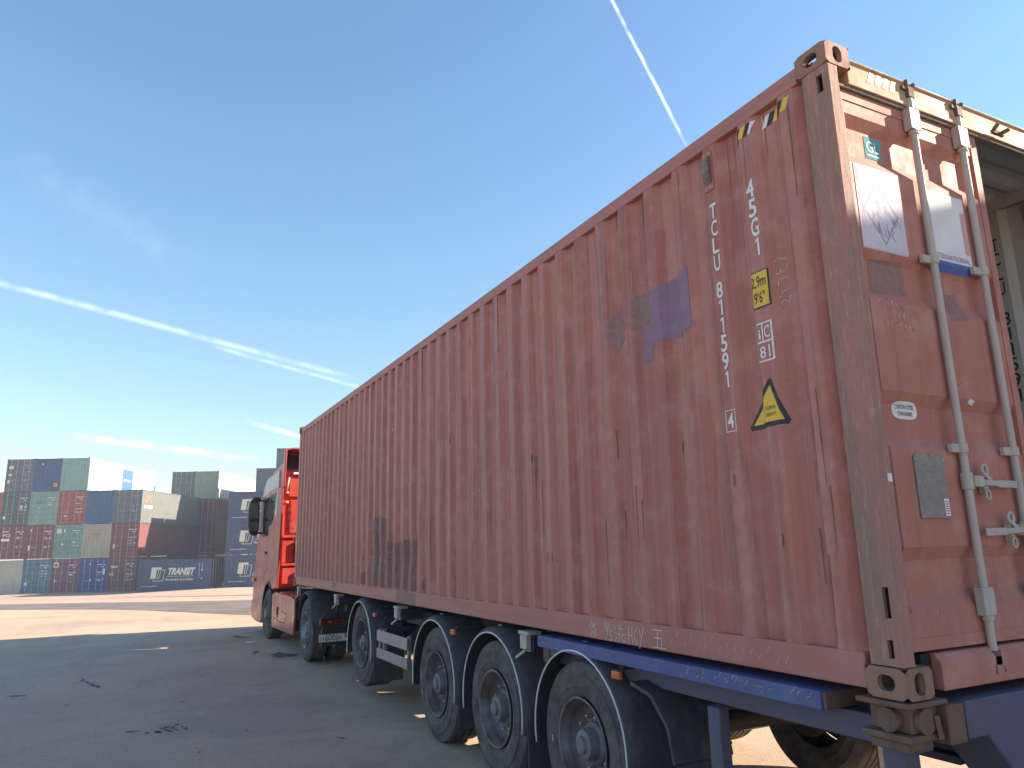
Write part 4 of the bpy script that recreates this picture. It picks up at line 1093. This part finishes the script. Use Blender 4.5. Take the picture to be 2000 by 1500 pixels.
# windscreen and visor at the front
mb = MB(); mb.add([(.16, 16.915, 1.42), (W - .16, 16.915, 1.42), (W - .24, 16.315, 2.88), (.24, 16.315, 2.88)], [(0, 1, 2, 3)])
mb.build('windscreen', 'cab_glass', cab)
MB().prism_x([(16.25, 3.0), (16.62, 2.86), (16.62, 2.83), (16.23, 2.95)], .1, W - .1).build('sun_visor', 'cab_black', cab)
# roof deflector: open-backed shell
defl = None
for xa, xb in ((CX0 + .02, CX0 + .06), (CX1 - .06, CX1 - .02)):
    mb = MB(); mb.prism_x([(13.62, 3.05), (13.58, 3.80), (13.66, 3.85), (13.78, 3.56), (14.4, 3.50), (15.25, 3.44), (14.0, 3.38), (13.95, 3.05)], xa, xb)
    o = mb.build('roof_deflector_side', 'cab_red', tc, bevel=.012, seg=2); defl = defl or o
mb = MB(); mb.prism_x([(13.58, 3.83), (13.70, 3.87), (14.62, 3.73), (15.42, 3.46), (15.42, 3.43), (14.6, 3.70), (13.70, 3.835), (13.60, 3.80)], CX0 + .20, CX1 - .20); mb.build('deflector_top', 'cab_red', defl, bevel=.006)
for xa, xb, xc, xd in ((CX0 + .061, CX0 + .20, CX0 + .15, CX0 + .199), (CX1 - .061, CX1 - .20, CX1 - .15, CX1 - .199)):
    m_ = MB(); m_.add([(xa, 13.585, 3.80), (xb, 13.585, 3.83), (xb, 13.70, 3.865), (xa, 13.66, 3.845), (xb, 14.62, 3.725), (xa, 13.80, 3.56), (xb, 15.40, 3.455), (xa, 15.2, 3.45)], [(0, 1, 2, 3), (3, 2, 4, 5), (5, 4, 6, 7)]); m_.build('deflector_shoulder', 'cab_red', defl)
MB().box(CX0 + .201, CX1 - .201, 14.25, 14.29, 3.47, 3.73).build('deflector_bulkhead', 'cab_dark_red', defl)  # dark red puts the shade of the open hollow into the colour
# cab-side air fairings behind the doors
for x in (CX0 + .001, CX1 - .036):
    mb = MB(); mb.prism_x([(14.0 - .001, 1.05), (13.80, 1.02), (13.70, 2.0), (13.66, 3.04), (13.999, 3.04)], x, x + .035); mb.build('air_fairing', 'cab_red', tc, bevel=.006)
# rear wall relief
RW = 'cab_red_sunlit'
rear = MB().box(.05, W - .05, 13.965, 13.9985, 1.05, 3.40).build('rear_wall', RW, tc, bevel=.01)
def rp(x0, x1, z0, z1, d, mat=RW, y=13.9645): return MB().box(x0, x1, y - d, y, z0, z1).build('rear_panel', mat, rear, bevel=.012, seg=2)
rp(.20, W - .20, 2.12, 2.80, .035); rp(.16, W - .16, 2.86, 3.30, .05); rp(.05, W - .05, 2.02, 2.07, .09)
rp(.06, .30, 1.52, 1.98, .05); rp(.34, W - .34, 1.56, 1.96, .12); rp(.05, W - .05, 1.46, 1.51, .10); rp(.08, .42, 1.10, 1.42, .07); rp(.46, W - .4, 1.08, 1.40, .16)
for x in (.75, 1.5): rp(x, x + .05, 2.1, 3.3, .09)
# upper lamp bar, lines and suzi coils behind the cab
MB().tube([(.10, 13.88, 2.98), (.14, 13.86, 3.26)], .022, 10).build('air_intake_tube', 'galvanised', rear, smooth='all')
MB().box(.22, .60, 13.86, 13.90, 3.32, 3.37).build('work_lamp', 'label_white', rear, bevel=.01)
for k, (x, m) in enumerate(((.16, 'cab_black'), (.20, 'cab_dark_red'))):
    pts = []
    for j in range(70):
        t = j / 69; a = j * 1.3
        pts.append((x + .018 * math.cos(a) + .9 * t * t, 13.84 - 1.2 * t * t + .014 * math.sin(a), 2.7 - 1.3 * t - .35 * math.sin(t * 3.1) + .018 * math.sin(a)))
    MB().tube(pts, .007, 6).build('air_hose', m, rear, smooth='all')
for z in (2.92, 2.72): MB().box(.09, .15, 13.86, 13.955, z, z + .05).build('hose_coupling', 'hose_yellow', rear, bevel=.01)
# unseen block added to narrow the sunlight between cab and container; deck and catwalk
MB().box(1.5, 2.3, 12.36, 13.0, .96, 3.62).build('gap_sun_block', 'cab_black', tc, bevel=.03)
MB().box(.82, W - .82, 11.9, 13.8, .945, .965).build('deck_plate', 'aluminium', tc)
for k in range(5): MB().box(.10, .78, 12.35 + k * .28, 12.40 + k * .28, .955, .975).build('catwalk_bar', RW, tc)
for x in (.06, .74): MB().box(x, x + .05, 12.2, 13.9, .92, .953).build('catwalk_rail', RW, tc)
# side skirts with a dark slab for the shade of the step hole
for x0, s in ((-.030, 1), (W + .03, -1)):
    X = lambda a: x0 + s * a
    def bxx(mb, a, b, *r): mb.box(min(X(a), X(b)), max(X(a), X(b)), *r)
    mb = MB(); pts = [(11.95, .30), (14.20, .26), (14.24, .90), (13.9, .955), (12.3, .945), (11.92, .90), (11.86, .62)]
    mb.prism_x(pts, min(X(0), X(.04)), max(X(0), X(.04))); sk = mb.build('side_skirt', 'cab_red', tc, bevel=.012, seg=2)
    for p in ([(12.35, .90), (12.48, .70), (12.75, .44), (13.3, .43), (13.95, .46)], [(12.6, .62), (13.2, .64)], [(13.98, .32), (13.98, .90)]):
        V, F = stroke_uv(p, .016); mb = MB(); mb.add([(X(-.0015), y, z) for y, z in V], F); mb.build('skirt_seam', 'cab_dark_red', sk)
    mb = MB(); bxx(mb, -.002, .02, 13.45, 13.68, .53, .69); mb.build('step_shade', 'hole_shade', sk)
    mb = MB(); bxx(mb, -.003, .02, 13.46, 13.70, .49, .515); mb.build('step_tread', 'cab_black', sk)
    mb = MB(); bxx(mb, .041, .60, 12.1, 14.0, .34, .88); mb.build('fuel_tank', 'chassis_black', tc, bevel=.05, seg=2)
    # inner front fender behind the front wheel
    mb = MB(); pts = [(X(.0), FY + .58 * math.cos(t), .50 + .58 * math.sin(t)) for t in [R(a) for a in range(120, 205, 8)]]
    n = len(pts); vs = pts + [(X(.36), p[1], p[2]) for p in pts] + [(X(.36), p[1] - .02, p[2] + .01) for p in pts] + [(X(.0), p[1] - .02, p[2] + .01) for p in pts]
    mb.add(vs, [(a * n + i, a * n + i + 1, ((a + 1) % 4) * n + i + 1, ((a + 1) % 4) * n + i) for a in range(4) for i in range(n - 1)]); mb.build('mudguard', 'guard_black', tc, smooth=40)
# mirrors
for xa, s in ((CX0, -1), (CX1, 1)):
    X = lambda a: xa + s * a
    mb = MB()
    prof_m = [(.03, 2.98), (.16, 3.02), (.27, 2.90), (.30, 2.70), (.30, 2.34), (.25, 2.16), (.12, 2.10), (.06, 2.22), (.06, 2.84)]
    mb.prism_y([(X(a), z) for a, z in prof_m], 16.12, 16.30); mi = mb.build('mirror', 'cab_black', tc, bevel=.03, seg=3)
    for z0, z1 in ((2.50, 2.88), (2.22, 2.44)):
        a, b = sorted((X(.085), X(.275))); MB().box(a, b, 16.108, 16.118, z0, z1).build('mirror_glass', 'cab_glass', mi, bevel=.004)
    for z in (2.95, 2.2):
        MB().tube([(X(-.01), 16.15, z - .04), (X(.10), 16.2, z), (X(.2), 16.22, z)], .022, 8).build('mirror_arm', 'cab_black', mi, smooth='all')
# timber battens lying on the tractor deck
for k, (x, y, a, l) in enumerate(((.10, 11.9, .1, .9), (.16, 11.4, -.12, .7), (.22, 12.1, .25, .8), (.3, 11.2, .05, .9), (.08, 11.1, -.05, .5))):
    mb = MB(); mb.obox((x - l / 2 * math.sin(a), y - l / 2 * math.cos(a), 1.155 + .004 * k), (x + l / 2 * math.sin(a), y + l / 2 * math.cos(a), 1.145 + .005 * k), .06, .018)
    b = mb.build('timber_batten', 'pallet_wood', None)
    b['label'] = ['longest pale batten', 'short tilted pale batten', 'skewed pale batten nearest the cab', 'inner pale batten', 'small pale offcut'][k] + ' lying on the tractor deck behind the cab'
    b['category'] = 'batten'; b['group'] = 'timber battens on the tractor deck'
# ------------------------------------------------------------------ stacked containers in the yard
_fm = {}
def far_meshes(LL, HH):
    key = (LL, HH)
    if key in _fm: return _fm[key]
    d = {}
    pitch = .278; n = int((LL - .30) / pitch); y0 = (LL - n * pitch) / 2
    def side():
        mb = MB(); pts = [(.012, .12)]
        for k in range(n):
            y = y0 + k * pitch
            pts += [(.012, y), (.012, y + .095), (.048, y + .139), (.048, y + .233)]
        pts += [(.012, y0 + n * pitch), (.012, LL - .12)]
        m = len(pts); vs = [(a, b, z) for z in (.14, HH - .10) for a, b in pts]
        mb.add(vs, [(i, i + m, i + m + 1, i + 1) for i in range(m - 1)]); return mb.mesh('side_wall', False)
    d['side_wall'] = side()
    mb = MB()
    for xa, xb in ((0, .10), (2.338, 2.438)):
        for ya, yb in ((0, .12), (LL - .12, LL)): mb.box(xa, xb, ya, yb, .12, HH - .12)
        mb.box(xa, xb, .12, LL - .12, .02, .14); mb.box(xa + .004, xb - .004, .12, LL - .12, HH - .10, HH - .02)
    for ya, yb in ((.004, .10), (LL - .10, LL - .004)):
        mb.box(.10, 2.338, ya, yb, .02, .13); mb.box(.10, 2.338, ya, yb, HH - .12, HH - .03)
    for xa, xb in ((-.006, .160), (2.278, 2.444)):
        for ya, yb in ((-.006, .172), (LL - .172, LL + .006)): mb.box(xa, xb, ya, yb, 0, .118); mb.box(xa, xb, ya, yb, HH - .118, HH)
    d['frame'] = mb.mesh('frame')
    mb = MB(); mb.add([(.05, .05, HH - .03), (2.388, .05, HH - .03), (2.388, LL - .05, HH - .03), (.05, LL - .05, HH - .03)], [(0, 1, 2, 3)]); d['roof'] = mb.mesh('roof')
    mb = MB(); pts = [(.10, .02)]; x = .14
    for k in range(9): pts += [(x, .02), (x + .10, .02), (x + .14, .062), (x + .20, .062)]; x += .24
    pts += [(2.30, .02), (2.338, .02)]
    m = len(pts); mb.add([(a, b, z) for z in (.13, HH - .12) for a, b in pts], [(i, i + 1, i + m + 1, i + m) for i in range(m - 1)]); d['end_wall'] = mb.mesh('end_wall', False)
    mb = MB(); zz = [.13]
    for k in range(5): z = .32 + k * (HH - .6) / 4.6; zz += [z, z + .05, z + .17, z + .22]
    zz.append(HH - .12); yy = lambda i: (.03 if (i % 4) in (0, 1) else .075)
    vs = [(x, .03 if i in (0, len(zz) - 1) else (.03, .03, .075, .075)[i % 4] if i % 4 else .03, z) for i, z in enumerate(zz) for x in (0, 1.105)]
    mb.add(vs, [(2 * i, 2 * i + 1, 2 * i + 3, 2 * i + 2) for i in range(len(zz) - 1)])
    mb.box(0, .05, .016, .0295, .13, HH - .12); mb.box(1.055, 1.105, .016, .0295, .13, HH - .12)
    d['door'] = mb.mesh('door', True)
    mb = MB(); mb.tube([(0, .004, .08), (0, .004, HH - .06)], .022, 8)
    for z in (.35, 1.0, 1.75, HH - .3): mb.box(-.05, .05, .006, .028, z, z + .06)
    d['lock_rod'] = mb.mesh('lock_rod')
    mb = MB(); mb.box(0, .34, -.012, .004, 0, .035); mb.box(.10, .15, -.02, .02, -.05, .08); d['door_handle'] = mb.mesh('door_handle')
    _fm[key] = d; return d
def far_mat(name, col):
    if name not in MATS: weathered(name, col, amt=.3, rust=.25, fade=tuple(min(1, x * 1.35 + .05) for x in col), fadeamt=.4, rough=.6, streak=(5, 5, .4), blotch=.5)
    return name
def flat_mark(name, uv, face, LL, mat, parent, lift=.012):
    """face: 'end' (y=0, u=x), 'left' (x=0 seen from outside, u from the far end), 'right' (x=W, u=y)"""
    V, F = uv; mb = MB()
    if face == 'end': vs = [(u, -lift - .004, v) for u, v in V]
    elif face == 'left': vs = [(.012 - lift, LL - u, v) for u, v in V]
    else: vs = [(2.426 + lift, u, v) for u, v in V]
    mb.add(vs, F); return mb.build(name, mat, parent)
def far_container(label, s, t, z, rz, mat, LL=12.192, HH=2.896, end='doors', rods='galv_far', side_mat=None, marks=(), group='containers stacked across the yard', loc=None):
    x, y = st(s, t) if loc is None else loc
    c = thing('stacked_container', label, 'container', (x, y, z), rz, group)
    d = far_meshes(LL, HH)
    link('frame', d['frame'], mat, c); link('roof', d['roof'], mat, c)
    a = link('side_wall', d['side_wall'], side_mat or mat, c)
    b = link('side_wall', d['side_wall'], side_mat or mat, c); b.location = (2.438, LL, 0); b.rotation_euler = (0, 0, math.pi)
    e2 = link('end_wall', d['end_wall'], mat, c); e2.location = (2.438, LL, 0); e2.rotation_euler = (0, 0, math.pi)
    leafs = []
    if end == 'doors':
        for k in (0, 1):
            lf = link('door', d['door'], mat, c); lf.location = (.106 + k * 1.121, 0, 0); leafs.append(lf)
            for rx in (.30, .82):
                r_ = link('lock_rod', d['lock_rod'], rods, lf); r_.location = (rx if k == 0 else 1.105 - rx, 0, 0)
            h_ = link('door_handle', d['door_handle'], rods, lf); h_.location = (.40, 0, .95)
        ends = leafs[0]
    else:
        ends = link('end_wall', d['end_wall'], mat, c)
    for kind, *a_ in marks:
        if kind == 'end':
            uv, mm = a_; o = flat_mark('marking', uv, 'end', LL, mm, c)
        else:
            uv, mm = a_; o = flat_mark('lettering', uv, kind, LL, mm, c)
    return c
plain('galv_far', (.40, .37, .36), .6, var=.1)
plain('mark_white', (.74, .72, .69), .6, var=.08)
plain('mark_cream', (.70, .66, .55), .6, var=.08)
plain('mark_orange', (.62, .22, .06), .6)
plain('mark_yellow', (.60, .42, .06), .6)
plain('mark_red', (.45, .16, .12), .6)
plain('mark_blue', (.06, .15, .36), .6)
plain('mark_dark', (.05, .05, .06), .6)
C_ = {'grey_green': (.12, .15, .16), 'deep_blue': (.045, .10, .22), 'mint': (.24, .42, .36), 'slate': (.14, .16, .19), 'dark_green': (.075, .125, .13),
      'pale_green': (.20, .36, .33), 'brick': (.36, .085, .07), 'blue': (.05, .13, .24), 'maroon': (.19, .06, .065), 'teal_green': (.16, .33, .29), 'cream': (.42, .38, .29),
      'wine': (.21, .07, .075), 'stone': (.46, .45, .38), 'petrol': (.06, .20, .27), 'purple': (.20, .085, .10), 'royal': (.035, .085, .26), 'oxide': (.17, .085, .085),
      'navy': (.055, .082, .165), 'express': (.17, .175, .165), 'moss': (.27, .33, .24), 'white': (.66, .70, .66), 'rust_red': (.21, .07, .06)}  # white holds the sun glare on the green boxes' sides
for k, v in C_.items(): far_mat('far_' + k, v)
rm = random.Random(77)
def door_marks(*extra, lines=True, mat='mark_white'):
    out = []
    if lines:
        out.append(('end', rect_uv(1.55, 1.95, 2.30, 2.37), mat)); out.append(('end', rect_uv(2.02, 2.22, 2.30, 2.37), mat)); out.append(('end', rect_uv(1.85, 2.10, 2.12, 2.18), mat))
        for k in range(rm.randint(3, 6)):
            z = rm.uniform(.9, 1.9); out.append(('end', rect_uv(1.6, 1.6 + rm.uniform(.2, .35), z, z + .05), mat))
            if rm.random() < .7: out.append(('end', rect_uv(1.98, 2.2, z, z + .05), mat))
    return out + list(extra)
def sq(x, z, w, h, m): return ('end', rect_uv(x, x + w, z, z + h), m)
A = -.47287
S0, T0, Z0, PX, PZ = -32.6, 65.0, -1.34, 2.45, 2.899
def col(k): return S0 - PX * k - 2.438
grid = {
 (1, 0): ('far_oxide', 'doors', 'dull maroon container with white tex lettering, bottom row of the stack beside the blue one', door_marks(('end', text_uv('tex', .25, 2.02, .24, .60, .03), 'mark_white'), sq(.15, 1.38, .42, .20, 'mark_yellow'))),
 (1, 1): ('far_royal', 'doors', 'royal blue container with pale door bars in the bottom row of the stack', door_marks(sq(.85, 2.3, .10, .16, 'mark_white'), sq(.95, .95, .16, .18, 'mark_white'), sq(2.0, 1.5, .22, .48, 'mark_white'))),
 (1, 2): ('far_purple', 'doors', 'dusty purple-red container with a pale square label, bottom row between teal and blue', door_marks(sq(.22, 2.15, .42, .42, 'mark_white'), sq(.30, 2.22, .24, .24, 'mark_dark'), sq(.35, .95, .14, .2, 'mark_white'))),
 (1, 3): ('far_petrol', 'doors', 'teal blue container in the bottom row beside the cream ribbed end', door_marks(sq(.28, .72, .24, .24, 'mark_white'))),
 (1, 4): ('far_stone', 'wall', 'cream container with plain ribbed end at the left of the bottom row', []),
 (1, 5): ('far_maroon', 'doors', 'maroon container left of the cream one in the bottom row', []),
 (2, 0): ('far_wine', 'doors', 'wine red container with long red side, second row at the stack corner', door_marks(sq(.25, .75, .16, .35, 'mark_cream'))),
 (2, 1): ('far_cream', 'wall', 'cream container with ribbed end and faint red lettering, second row', [sq(.80, 1.95, .75, .10, 'mark_red'), sq(.95, 1.78, .5, .06, 'mark_red')]),
 (2, 2): ('far_teal_green', 'doors', 'green container with white square label, second row beside the cream end', door_marks(sq(.20, 2.12, .40, .40, 'mark_cream'), sq(.78, 2.22, .16, .24, 'mark_white'), sq(.65, 1.12, .2, .14, 'mark_white'))),
 (2, 3): ('far_maroon', 'doors', 'maroon container with four bright door bars, second row left of the green one', door_marks(sq(.3, 2.35, .16, .16, 'mark_white'), sq(.25, .72, .16, .45, 'mark_cream'))),
 (2, 4): ('far_maroon', 'doors', 'maroon container with white blocks painted on its door, left end of second row', door_marks(('end', text_uv('PCI', .42, 1.95, .20, .62, .02), 'mark_white'), sq(.30, 1.55, .72, .22, 'mark_white'), sq(.35, 2.32, .5, .09, 'mark_white'))),
 (2, 5): ('far_brick', 'doors', 'red container beyond the left end of the second row', []),
 (3, 0): ('far_slate', 'doors', 'grey-green container with long pale side showing an orange cross, third row at the corner', door_marks(mat='galv_far')),
 (3, 1): ('far_blue', 'wall', 'dark blue container with plain ribbed end, third row beside the red doors', []),
 (3, 2): ('far_brick', 'doors', 'bright brick red container with doors facing, third row', door_marks(sq(.62, .65, .26, .1, 'mark_white'))),
 (3, 3): ('far_pale_green', 'doors', 'pale green container with doors facing, third row between red and dark green', door_marks(sq(.62, 2.02, .42, .06, 'mark_dark'), sq(.62, 1.83, .42, .06, 'mark_dark'), sq(.75, 1.4, .14, .08, 'mark_white'))),
 (3, 4): ('far_dark_green', 'doors', 'dark green container with bright white door bars, third row at the left', door_marks(sq(.2, .55, .2, .25, 'mark_white'))),
 (3, 5): ('far_brick', 'doors', 'red container cut by the left edge of the picture, third row', []),
 (4, 2): ('far_mint', 'wall', 'mint green container with side whitened for sunlight and blue square, on top of the stack', []),
 (4, 3): ('far_deep_blue', 'wall', 'blue container with small orange label, top row beside the mint green one', [sq(1.85, .35, .38, .36, 'mark_orange'), sq(.7, 2.3, .12, .15, 'mark_white')]),
 (4, 4): ('far_grey_green', 'doors', 'grey container with doors facing at the left end of the top row', door_marks(sq(.25, 2.0, .38, .3, 'mark_cream'), sq(.25, 1.4, .3, .18, 'mark_cream'), sq(.22, .75, .2, .3, 'mark_cream'), mat='galv_far')),
}
for (r, k), (m, en, lab, mk) in grid.items():
    zz = Z0 + PZ * (r - 1) + (-.08 if k >= 4 else 0) * (1 if r == 1 else 0)
    sm = None; extra = []
    if (r, k) == (4, 2):
        sm = 'far_white'  # green side coloured white: sun glare put into the paint
        extra = [('right', rect_uv(5.7, 7.6, .35, 2.45), 'mark_blue'), ('right', rect_uv(5.95, 7.35, 1.22, 1.52), 'mark_white')]
    if (r, k) == (3, 0):
        sm = 'far_express'
        extra = [('right', merge_uv(stroke_uv([(.62, 2.45), (1.75, 1.82)], .10), stroke_uv([(.62, 1.82), (1.75, 2.45)], .10)), 'mark_orange'), ('right', text_uv('X-PRESS', .45, 1.28, .26, 1.55, .03), 'mark_white')]
    if (r, k) == (2, 0): sm = 'far_rust_red'
    far_container(lab, col(k), T0, zz, A, m, end=en, side_mat=sm, marks=list(mk) + extra)
# second block behind
T1, S1, Z1 = 77.5, -31.0, -1.42
for r in range(1, 5):
    for k in range(2):
        m, en, lab = {(4, 0): ('far_moss', 'wall', 'moss green container with ribbed end and side coloured pale for sunlight, top of the block behind'), (4, 1): ('far_grey_green', 'doors', 'dark grey container beside the moss green one on top of the block behind'),
            (3, 0): ('far_rust_red', 'doors', 'dark red container under the moss green one in the block behind')}.get((r, k), (('far_rust_red', 'far_maroon')[k], 'doors', 'dark red container at level %s of the block behind, %s' % (('one', 'two', 'three')[min(r, 3) - 1], ('right column', 'left column')[k])))
        far_container(lab, S1 - PX * k - 2.438, T1, Z1 + PZ * (r - 1), A, m, end=en, side_mat='far_white' if (r, k) == (4, 0) else None)  # white side stands in for sunlight on the moss green
# forwarding company's blue twenty-foot boxes standing sideways on
def transit_marks(full):
    LL = 6.058
    o = []
    u0 = 1.10
    # logo: solid T-shaped block and outlined square
    o.append(('left', poly_uv([(u0 + .05, 1.95), (u0 + .85, 1.95), (u0 + .83, 1.78), (u0 + .46, 1.78), (u0 + .40, 1.05), (u0 - .05, 1.05)]), 'mark_cream'))
    w = .045
    o.append(('left', merge_uv(stroke_uv([(u0 + .62, 1.74), (u0 + 1.14, 1.74)], w), stroke_uv([(u0 + 1.14, 1.74), (u0 + 1.00, .86)], w), stroke_uv([(u0 + 1.00, .86), (u0 + .20, .86)], w), stroke_uv([(u0 + .20, .86), (u0 + .22, 1.02)], w), stroke_uv([(u0 + .62, 1.72), (u0 + .52, 1.05)], w), stroke_uv([(u0 + .52, 1.05), (u0 + .68, 1.05)], w), stroke_uv([(u0 + .68, 1.05), (u0 + .80, 1.62)], w)), 'mark_cream'))
    o.append(('left', text_uv('TRANSIT', 2.42, 1.36, .50, 2.20, .055, 'L', .22), 'mark_cream'))
    o.append(('left', rect_uv(2.40, 4.62, 1.20, 1.235), 'mark_cream'))
    o.append(('left', text_uv('Forwarding & Logistics', 2.30, .88, .20, 2.30, .02, 'L', .15), 'mark_cream'))
    o.append(('left', text_uv('www.transitllc.ru', .32, .40, .11, 1.40, .012, 'L'), 'mark_white'))
    if full:
        o.append(('left', rect_uv(5.05, 5.08, 1.0, 2.25), 'mark_white')); o.append(('left', rect_uv(5.28, 5.31, 1.6, 2.25), 'mark_white')); o.append(('left', rect_uv(5.24, 5.34, 1.62, 1.75), 'mark_white')); o.append(('left', rect_uv(5.22, 5.34, .95, 1.08), 'mark_white'))
    return o
RZS = A + math.pi / 2
def sideways(label, s_left, t, z, mat, marks=(), LL=6.058, HH=2.591, end='doors'):
    far_container(label, s_left + LL, t, z, RZS, mat, LL, HH, end, marks=marks, group='twenty-foot containers standing sideways')
sideways('dark blue container with full white company lettering, alone at the foot of the stack', -31.15, 62.4, -1.27, 'far_navy', transit_marks(True))
for k in range(3):
    sideways('dark blue container with white square logo beside the lorry cab, %s of three' % ('lowest', 'middle', 'topmost')[k], -24.0, 62.4, -1.03 + k * 2.594, 'far_navy', transit_marks(True))
for (t, n, m) in ((65.0, 3, 'far_navy'), (68.4, 4, 'far_slate'), (71.0, 4, 'far_grey_green'), (74.0, 5, 'far_slate'), (76.6, 5, 'far_grey_green')):
    for k in range(n):
        sideways('grey-blue container at level %s, %s' % (('one', 'two', 'three', 'four', 'five')[k], {65.0: 'directly behind the three with white logos', 68.4: 'in the first four-high tier', 71.0: 'in the second four-high tier', 74.0: 'in the nearer five-high tier', 76.6: 'in the farther five-high tier'}[t]), -23.9, t, -1.03 + k * 2.594, m)
for k in range(5):  # hidden tier added so that its shadow falls on the block behind
    far_container('grey-blue forty-foot container at level %s of the unseen tier added to shade the block behind' % ('one', 'two', 'three', 'four', 'five')[k], -23.9, 79.4, -1.03 + k * 2.594, A, 'far_slate', 12.192, 2.591)
# three unseen twenty-foot boxes added right of the lorry to shadow the doors
for k, (m, nm) in enumerate((('far_maroon', 'dark red container at the bottom'), ('far_slate', 'slate grey container in the middle'), ('far_blue', 'blue container on top'))):
    far_container(nm + ' of the unseen stack added right of the lorry for its shadow', 0, 0, 2.591 * k, R(-64), m, 6.058, 2.591, 'wall', loc=(5.57, -4.42), group='unseen containers added to shade the doors')

# ------------------------------------------------------------------ thin haze added as a veil that lifts distant dark tones
mh = bpy.data.materials.new('veil_haze'); mh.use_nodes = True; nt = mh.node_tree; nt.nodes.clear()
pv = nt.nodes.new('ShaderNodeVolumePrincipled'); pv.inputs['Color'].default_value = (.86, .90, 1.0, 1); pv.inputs['Density'].default_value = .0014; pv.inputs['Anisotropy'].default_value = .1
pv.inputs['Density Attribute'].default_value = ''; pv.inputs['Temperature Attribute'].default_value = ''; mh.cycles.homogeneous_volume = True
mo = nt.nodes.new('ShaderNodeOutputMaterial'); nt.links.new(pv.outputs[0], mo.inputs['Volume']); MATS['veil_haze'] = mh
hz = MB().box(-520, 520, -490, 550, -2.6, 13.2).build('haze', 'veil_haze'); hz['kind'] = 'stuff'
